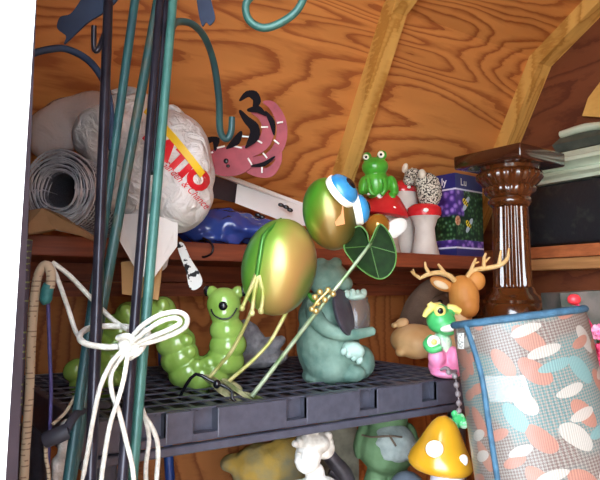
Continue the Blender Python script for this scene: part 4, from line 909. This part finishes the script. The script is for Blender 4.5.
# ================================================================== lower tier
ZT = .9
D = 1.42
rk = thing('stone_fish', at(270, 480, D), 'mottled yellow stone fish ornament with a blunt snout under the black shelf', 'garden ornament')
m_yst = M('yellow_stone', 'b89442', '8a8468', scale=15, rough=.85, bump=.5, bscale=80, lo=.38, hi=.62)
mb = MB(); mb.ell(265, 466, D, 36, 23, 24, -6); mb.ell(238, 464, D, 18, 10, 14, 4); mb.ell(288, 462, D + .01, 26, 26, 22); mb.ell(292, 500, D + .01, 24, 45, 26)
obj('body', mb, m_yst, rk, vox=.0045, sm=5, disp=(.004, 45))
mb = MB(); mb.ell(278, 500, D, 30, 16, 22); mb.tube([at(285, 500, D), Vector((at(285, 500, D).x, at(285, 500, D).y, ZT))], .03); obj('base', mb, m_yst, rk)
D = 1.56
p = at(342, 470, D)
mb = MB(); mb.pplate([(318, 420, D), (356, 420, D), (359, 450, D), (359, 520, D), (318, 520, D)], .03); b0 = at(338, 520, D); b1 = Vector((b0.x, b0.y, ZT + .0)); mb.obox((b0 + b1) / 2, (.09, .05, max(b0.z - ZT, .02)), Matrix((RT, F0, ZZ)).transposed())
tag(obj('stone_slab', mb, M('pale_stone', '9c9480', '7a7464', scale=30, rough=.9, bump=.3), None, False, disp=None), 'upright pale stone slab standing behind the white cherub', 'stone')
# cherub
D = 1.2
ch = thing('cherub_statue', (at(313, 470, D).x, at(313, 470, D).y, ZT), 'white plaster cherub bust with curly hair beneath the black shelf', 'statue')
m_pl = M('plaster', 'eeebe6', 'dcd8d2', scale=30, rough=.75); m_pl2 = M('plaster_hair', 'd8d2ca', 'b0a89e', scale=60, rough=.85)
mb = MB(); mb.ell(308, 456, D, 13.5, 17, 15, 8); mb.ell(304, 464, D - .012, 8.5, 8, 9); mb.ell(303.5, 457, D - .025, 2.6, 4.5, 3.2, 5); mb.ell(298, 461, D - .014, 4, 4, 5); mb.ell(310, 463, D - .018, 4.5, 4, 5); mb.ell(304, 467, D - .024, 3.2, 1.4, 2.4); mb.ell(305, 471.5, D - .018, 3.4, 2.6, 3)
mb.ell(315, 474, D + .012, 10, 12, 10); mb.ell(318, 500, D + .01, 30, 24, 20); mb.ell(300, 498, D, 16, 18, 16); mb.ell(338, 498, D + .01, 14, 17, 14)
bx0 = at(317, 500, D + .01); mb.lathe(Vector((bx0.x, bx0.y, ZT)), [(.045, 0), (.045, .02), (.04, .03), (.045, .1)]); hbody = obj('body', mb, m_pl, ch, vox=.0022, sm=4)
for u in (299, 309):
    mb = MB(); mb.ell(u, 453.5, D - .0215, 2.4, 1.4, 1.6); obj('eye', mb, m_pl2, hbody)
mb = MB(); random.seed(5)
for k in range(34):
    a_ = random.uniform(0, 1); u = 295 + 36 * a_; v_ = 446 - 14 * math.sin(math.pi * min(max(a_, .08), .8)) + random.uniform(-2, 8) * (.3 + a_); mb.ell(u, v_, D - .012 + .03 * a_ + random.uniform(-.006, .004), random.uniform(3, 4.6), random.uniform(3, 4.6), 4, 0, 10, 8)
mb.ell(312, 443, D + .008, 18, 12, 15); mb.ell(324, 448, D + .02, 11, 11, 10); obj('hair', mb, m_pl2, ch, vox=.0018, sm=1)
D = 1.34
mb = MB(); mb.ptube([(327, 452, D), (334, 462, D), (344, 474, D), (350, 490, D), (352, 530, D)], [7, 8, 9, 7, 7], smooth=4); mb.ptube([(330, 470, D), (340, 478, D), (334, 500, D)], [5, 6, 6]); b0 = at(350, 530, D); mb.tube([b0, Vector((b0.x, b0.y, ZT))], .02)
tag(obj('bronze_figure', mb, M('dark_bronze', '3c383c', '57525a', scale=30, rough=.5, metal=.3), None), 'small dark grey arched figure between cherub and stone slab', 'figurine')
# mossy frog below
D = 1.42
mf = thing('mossy_frog_statue', (at(388, 470, D).x, at(388, 470, D).y, ZT), 'mossy green stone frog statue with a grey belly below the shelf', 'statue')
m_moss = M('mossy_stone', '4c6a44', '5f7c58', scale=18, rough=.8, bump=.35, bscale=80); m_belly = M('grey_belly', '7c8684', '98a09c', scale=40, rough=.85, bump=.3)
mb = MB(); mb.ell(387, 447, D, 29, 27, 26); mb.ell(388, 418, D + .01, 20, 16, 18); mb.ell(375, 492, D, 13, 32, 15, 4); mb.ell(400, 492, D, 13, 32, 15, -4); mb.ell(361, 441, D + .005, 7, 18, 10, 10); mb.ell(413, 440, D + .005, 6, 17, 10, -10)
f0 = at(388, 520, D); mb.lathe(Vector((f0.x, f0.y, ZT)), [(.05, 0), (.05, .02), (.035, .04), (.035, max(f0.z - ZT, .05))]); obj('body', mb, m_moss, mf, vox=.0035, sm=5, disp=(.002, 50))
mb = MB(); mb.ell(392, 444, D - .016, 24, 21, 22, 0, 24, 16); obj('belly', mb, m_belly, mf, vox=.003, sm=3, disp=(.002, 60))
mb = MB(); mb.ptube([(362, 435, D - .035), (372, 437, D - .055), (388, 436, D - .07), (402, 437, D - .062)], 1.0); mb.ptube([(389, 435, D - .07), (396, 446, D - .075)], 1.0); obj('string', mb, M('string_brown', '5a4a3c', rough=.8), mf)
# yellow toadstool
D = 1.2
ym = thing('toadstool_figurine', (at(442, 480, D).x, at(442, 480, D).y, ZT), 'glossy yellow toadstool with large white spots below the shelf corner', 'figurine')
m_ycap = M('toadstool_yellow', 'd09a26', 'c08a1e', scale=14, rough=.22, coat=.6)
c = at(440, 467, D); m3 = Matrix((RT * .99 - ZZ * .12, F0, ZZ * .99 + RT * .12)).transposed()
mb = MB(); mb.lathe(c, [(px(14, D), -.0), (px(27, D), -.006), (px(32, D), .002), (px(33, D), .012), (px(30.5, D), .026), (px(25, D), .042), (px(20.5, D), .058), (px(16.5, D), .074), (px(12, D), .088), (px(6.5, D), .098), (px(1, D), .102)], m3, 36)
cap = obj('cap', mb, m_ycap, ym)
mb = MB(); s0 = at(447, 466, D); mb.lathe(Vector((s0.x, s0.y, ZT)), [(px(22, D), 0), (px(21, D), .04), (px(17, D), s0.z - ZT - .03), (px(16, D), s0.z - ZT)], seg=26); obj('stem', mb, M('stem_lilac', 'd8d4e2', 'c4c0d2', scale=12, rough=.5), ym)
mb = MB(); mb.ell(434.5, 449, D - px(25.0, D), 9, 8.6, 4, 4); obj('spot', mb, m_white, cap)
mb = MB(); mb.ell(463, 461, D - px(23, D), 5, 6.6, 3, 15); obj('spot', mb, m_white, cap)
D = 1.26
mb = MB(); mb.ell(408, 488, D, 18, 16, 16, 20); g0 = at(408, 500, D); mb.tube([g0, Vector((g0.x, g0.y, ZT))], .025)
tag(obj('grey_pot', mb, M('slate_glaze', '4a525c', '5c646e', scale=20, rough=.4), None), 'rounded slate grey lump between mossy frog and yellow toadstool', 'ornament')
# blue pole behind the shelf
mb = MB(); p = at(160, 310, Y=1.57); q = at(170, 480, Y=1.52); mb.tube([q + (q - p) * ((q.z) / (p.z - q.z)), q, p, p + (p - q) * .12], .013, smooth=1)
tag(obj('blue_pole', mb, M('cobalt_plastic', '1f3f86', '2a4c98', scale=20, rough=.4), None), 'cobalt blue pole leaning behind the caterpillar and black shelf', 'pole')
# ================================================================== cords at the doorway
m_rope = M('white_cord', 'd6d2c8', 'bcb6ac', scale=120, rough=.7, bump=.4, bscale=400)
D = .69
rp = thing('cotton_rope', at(128, 345, D), 'white cotton cord knotted in a bow around the hook rods', 'cord')
mb = MB(); mb.ell(127, 345, D - .012, 9, 10, 8); mb.ptube([(118, 338, D - .015), (128, 336, D - .025), (136, 344, D - .022), (132, 354, D - .02), (122, 352, D - .02)], 3.2, smooth=4); mb.ptube([(130, 358, D - .015), (139, 352, D - .02), (144, 345, D - .015)], 3.0); obj('knot', mb, m_rope, rp)
mb = MB(); mb.ptube([(124, 346, D - .005), (105, 347, D - .012), (84, 343, D - .01), (80, 335, D + .01), (90, 328, D + .075), (112, 326, D + .09), (135, 328, D + .08), (148, 333, D + .03), (143, 343, D - .01), (130, 347, D - .012)], 3.1, smooth=5); obj('wrap', mb, m_rope, rp)
mb = MB(); mb.ptube([(130, 340, D - .015), (142, 326, D - .03), (160, 315, D - .035), (178, 312, D - .03), (187, 318, D - .025), (184, 328, D - .02), (166, 337, D - .025), (146, 343, D - .025), (131, 345, D - .015)], 2.7, smooth=5); obj('loop', mb, m_rope, rp)
mb = MB(); mb.ptube([(131, 344, D - .02), (146, 331, D - .04), (162, 321, D - .045), (176, 318, D - .04), (180, 323, D - .04), (168, 330, D - .04), (148, 338, D - .03), (133, 346, D - .02)], 2.5, smooth=5); obj('loop', mb, m_rope, rp)
for pp in ([(124, 349, D - .015), (112, 362, D - .03), (101, 385, D - .035), (94, 415, D - .03), (88, 450, D - .02), (82, 490, D - .01), (80, 560, D)], [(128, 353, D - .02), (124, 378, D - .03), (118, 400, D - .035), (110, 425, D - .03), (104, 460, D - .025), (101, 490, D - .02), (100, 580, D)],
           [(126, 352, D - .018), (112, 372, D - .022), (112, 392, D - .022), (119, 412, D - .022), (126, 440, D - .02), (134, 480, D - .02), (138, 570, D)], [(140, 404, D + .1), (146, 420, D + .1), (149, 440, D + .1), (146, 465, D + .1), (146, 490, D + .1), (146, 540, D + .1)], [(141, 412, D + .1), (150, 424, D + .1), (157, 440, D + .1), (158, 460, D + .1), (156, 490, D + .1), (156, 550, D + .1)]):
    mb = MB(); mb.ptube(pp, 2.5, smooth=5); obj('tail', mb, m_rope, rp)
mb = MB(); mb.ptube([(51, 264, .78), (58, 280, .77), (68, 308, .74), (76, 332, .72), (84, 342, .69)], 2.4, smooth=4); mb2 = MB(); mb2.ptube([(52, 262, .78), (70, 276, .79), (92, 299, .8), (112, 319, .79), (128, 330, .77)], 2.4, smooth=4)
obj('strand', mb, m_rope, rp); obj('strand', mb2, m_rope, rp)
def dashed(name, base, fleck, sc):
    m, nt, b, N, L = newmat(name); tc = N.new('ShaderNodeTexCoord'); s_ = N.new('ShaderNodeSeparateXYZ'); L.new(tc.outputs['Object'], s_.inputs[0])
    fr_ = math_(N, L, 'FRACT', math_(N, L, 'MULTIPLY', s_.outputs[2], sc)); nz = N.new('ShaderNodeTexNoise'); nz.inputs['Scale'].default_value = 90; L.new(tc.outputs['Object'], nz.inputs['Vector'])
    k = math_(N, L, 'MULTIPLY', math_(N, L, 'LESS_THAN', fr_, .28), math_(N, L, 'GREATER_THAN', nz.outputs['Fac'], .5))
    mx = N.new('ShaderNodeMixRGB'); L.new(k, mx.inputs[0]); mx.inputs[1].default_value = col(base); mx.inputs[2].default_value = col(fleck); L.new(mx.outputs[0], b.inputs['Base Color']); b.inputs['Roughness'].default_value = .8
    return m
m_bg = dashed('beige_bungee', 'a8947c', '7a6654', 160); m_dk = dashed('dark_bungee', '3c3442', '6c7a4c', 130); m_tl = M('teal_wrap', '1f5a5a', '2c7070', scale=100, rough=.6)
bn = thing('bungee_strap', at(30, 480, .72), 'beige flecked bungee cord looped high with a teal wrapped end beside the door post', 'bungee cord')
mb = MB(); mb.ptube([(22, 600, .7), (24, 480, .71), (29, 400, .73), (32, 330, .75), (36, 285, .76), (41, 269, .76), (47, 265, .76), (51, 274, .76), (50, 288, .76)], 4.6, smooth=4, seg=10); obj('cord', mb, m_bg, bn)
mb = MB(); mb.ptube([(49, 284, .76), (47, 291, .76), (46, 300, .76), (47, 304, .76)], [5.2, 6.2, 6, 3.5], smooth=3); obj('end_wrap', mb, m_tl, bn)
mb = MB(); mb.ptube([(10, 600, .69), (12, 480, .7), (18, 400, .72), (22, 330, .74), (25, 285, .75), (26, 262, .755), (28, 240, .76)], 4.6, smooth=4, seg=10)
tag(obj('bungee_strap', mb, m_dk, None), 'dark bungee cord with olive flecks running down along the door post', 'bungee cord')
mb = MB(); mb.ptube([(48, 300, .77), (49, 330, .77), (50, 360, .77), (51, 390, .77), (50, 425, .765), (48, 470, .76), (47, 560, .75)], 1.9, smooth=3)
tag(obj('purple_cord', mb, M('purple_cord', '4a4078', '38305c', scale=100, rough=.7), None), 'thin purple cord hanging straight below the teal wrapped bungee end', 'cord')
bh = thing('bungee_hook', at(58, 433, .74), 'dark grey plastic bungee hook gripping the front corner of the black shelf', 'hook')
m_hk = M('hook_grey', '34323c', '2a2832', scale=30, rough=.6)
mb = MB(); mb.ptube([(46, 440, .74), (56, 436, .74), (68, 431, .745)], [8, 8.5, 8], smooth=2, seg=14); mb.ptube([(66, 430, .745), (72, 420, .76), (78, 413, .78), (88, 409, .8), (98, 405, .83), (108, 405, .85)], [5, 4.6, 4.4, 4, 4, 3.6], smooth=4); obj('claw', mb, m_hk, bh)
mb = MB(); mb.ptube([(53, 424, .75), (64, 414, .77), (72, 402, .79), (74, 397, .8)], 1.8, smooth=3); mb2 = MB(); mb2.ptube([(46, 440, .74), (46, 458, .74), (49, 480, .74), (50, 560, .74)], 2.0, smooth=3)
obj('cord', mb, m_bg, bh); obj('cord', mb2, m_bg, bh)
mb = MB(); mb.ell(65, 450, .86, 9, 24, 9); mb.ell(60, 472, .86, 9, 22, 9); mb.ell(66, 430, .86, 6, 12, 7); mb.ptube([(63, 490, .86), (62, 560, .86), (62, 640, .86)], 8)
tag(obj('white_rag', mb, M('rag_white', 'd8d2cc', 'b4aca6', scale=50, rough=.9, bump=.8, bscale=120), None, True, vox=.004, sm=3, disp=(.004, 70)), 'crumpled off white rag hanging below the bungee hook at the shelf end', 'cloth')
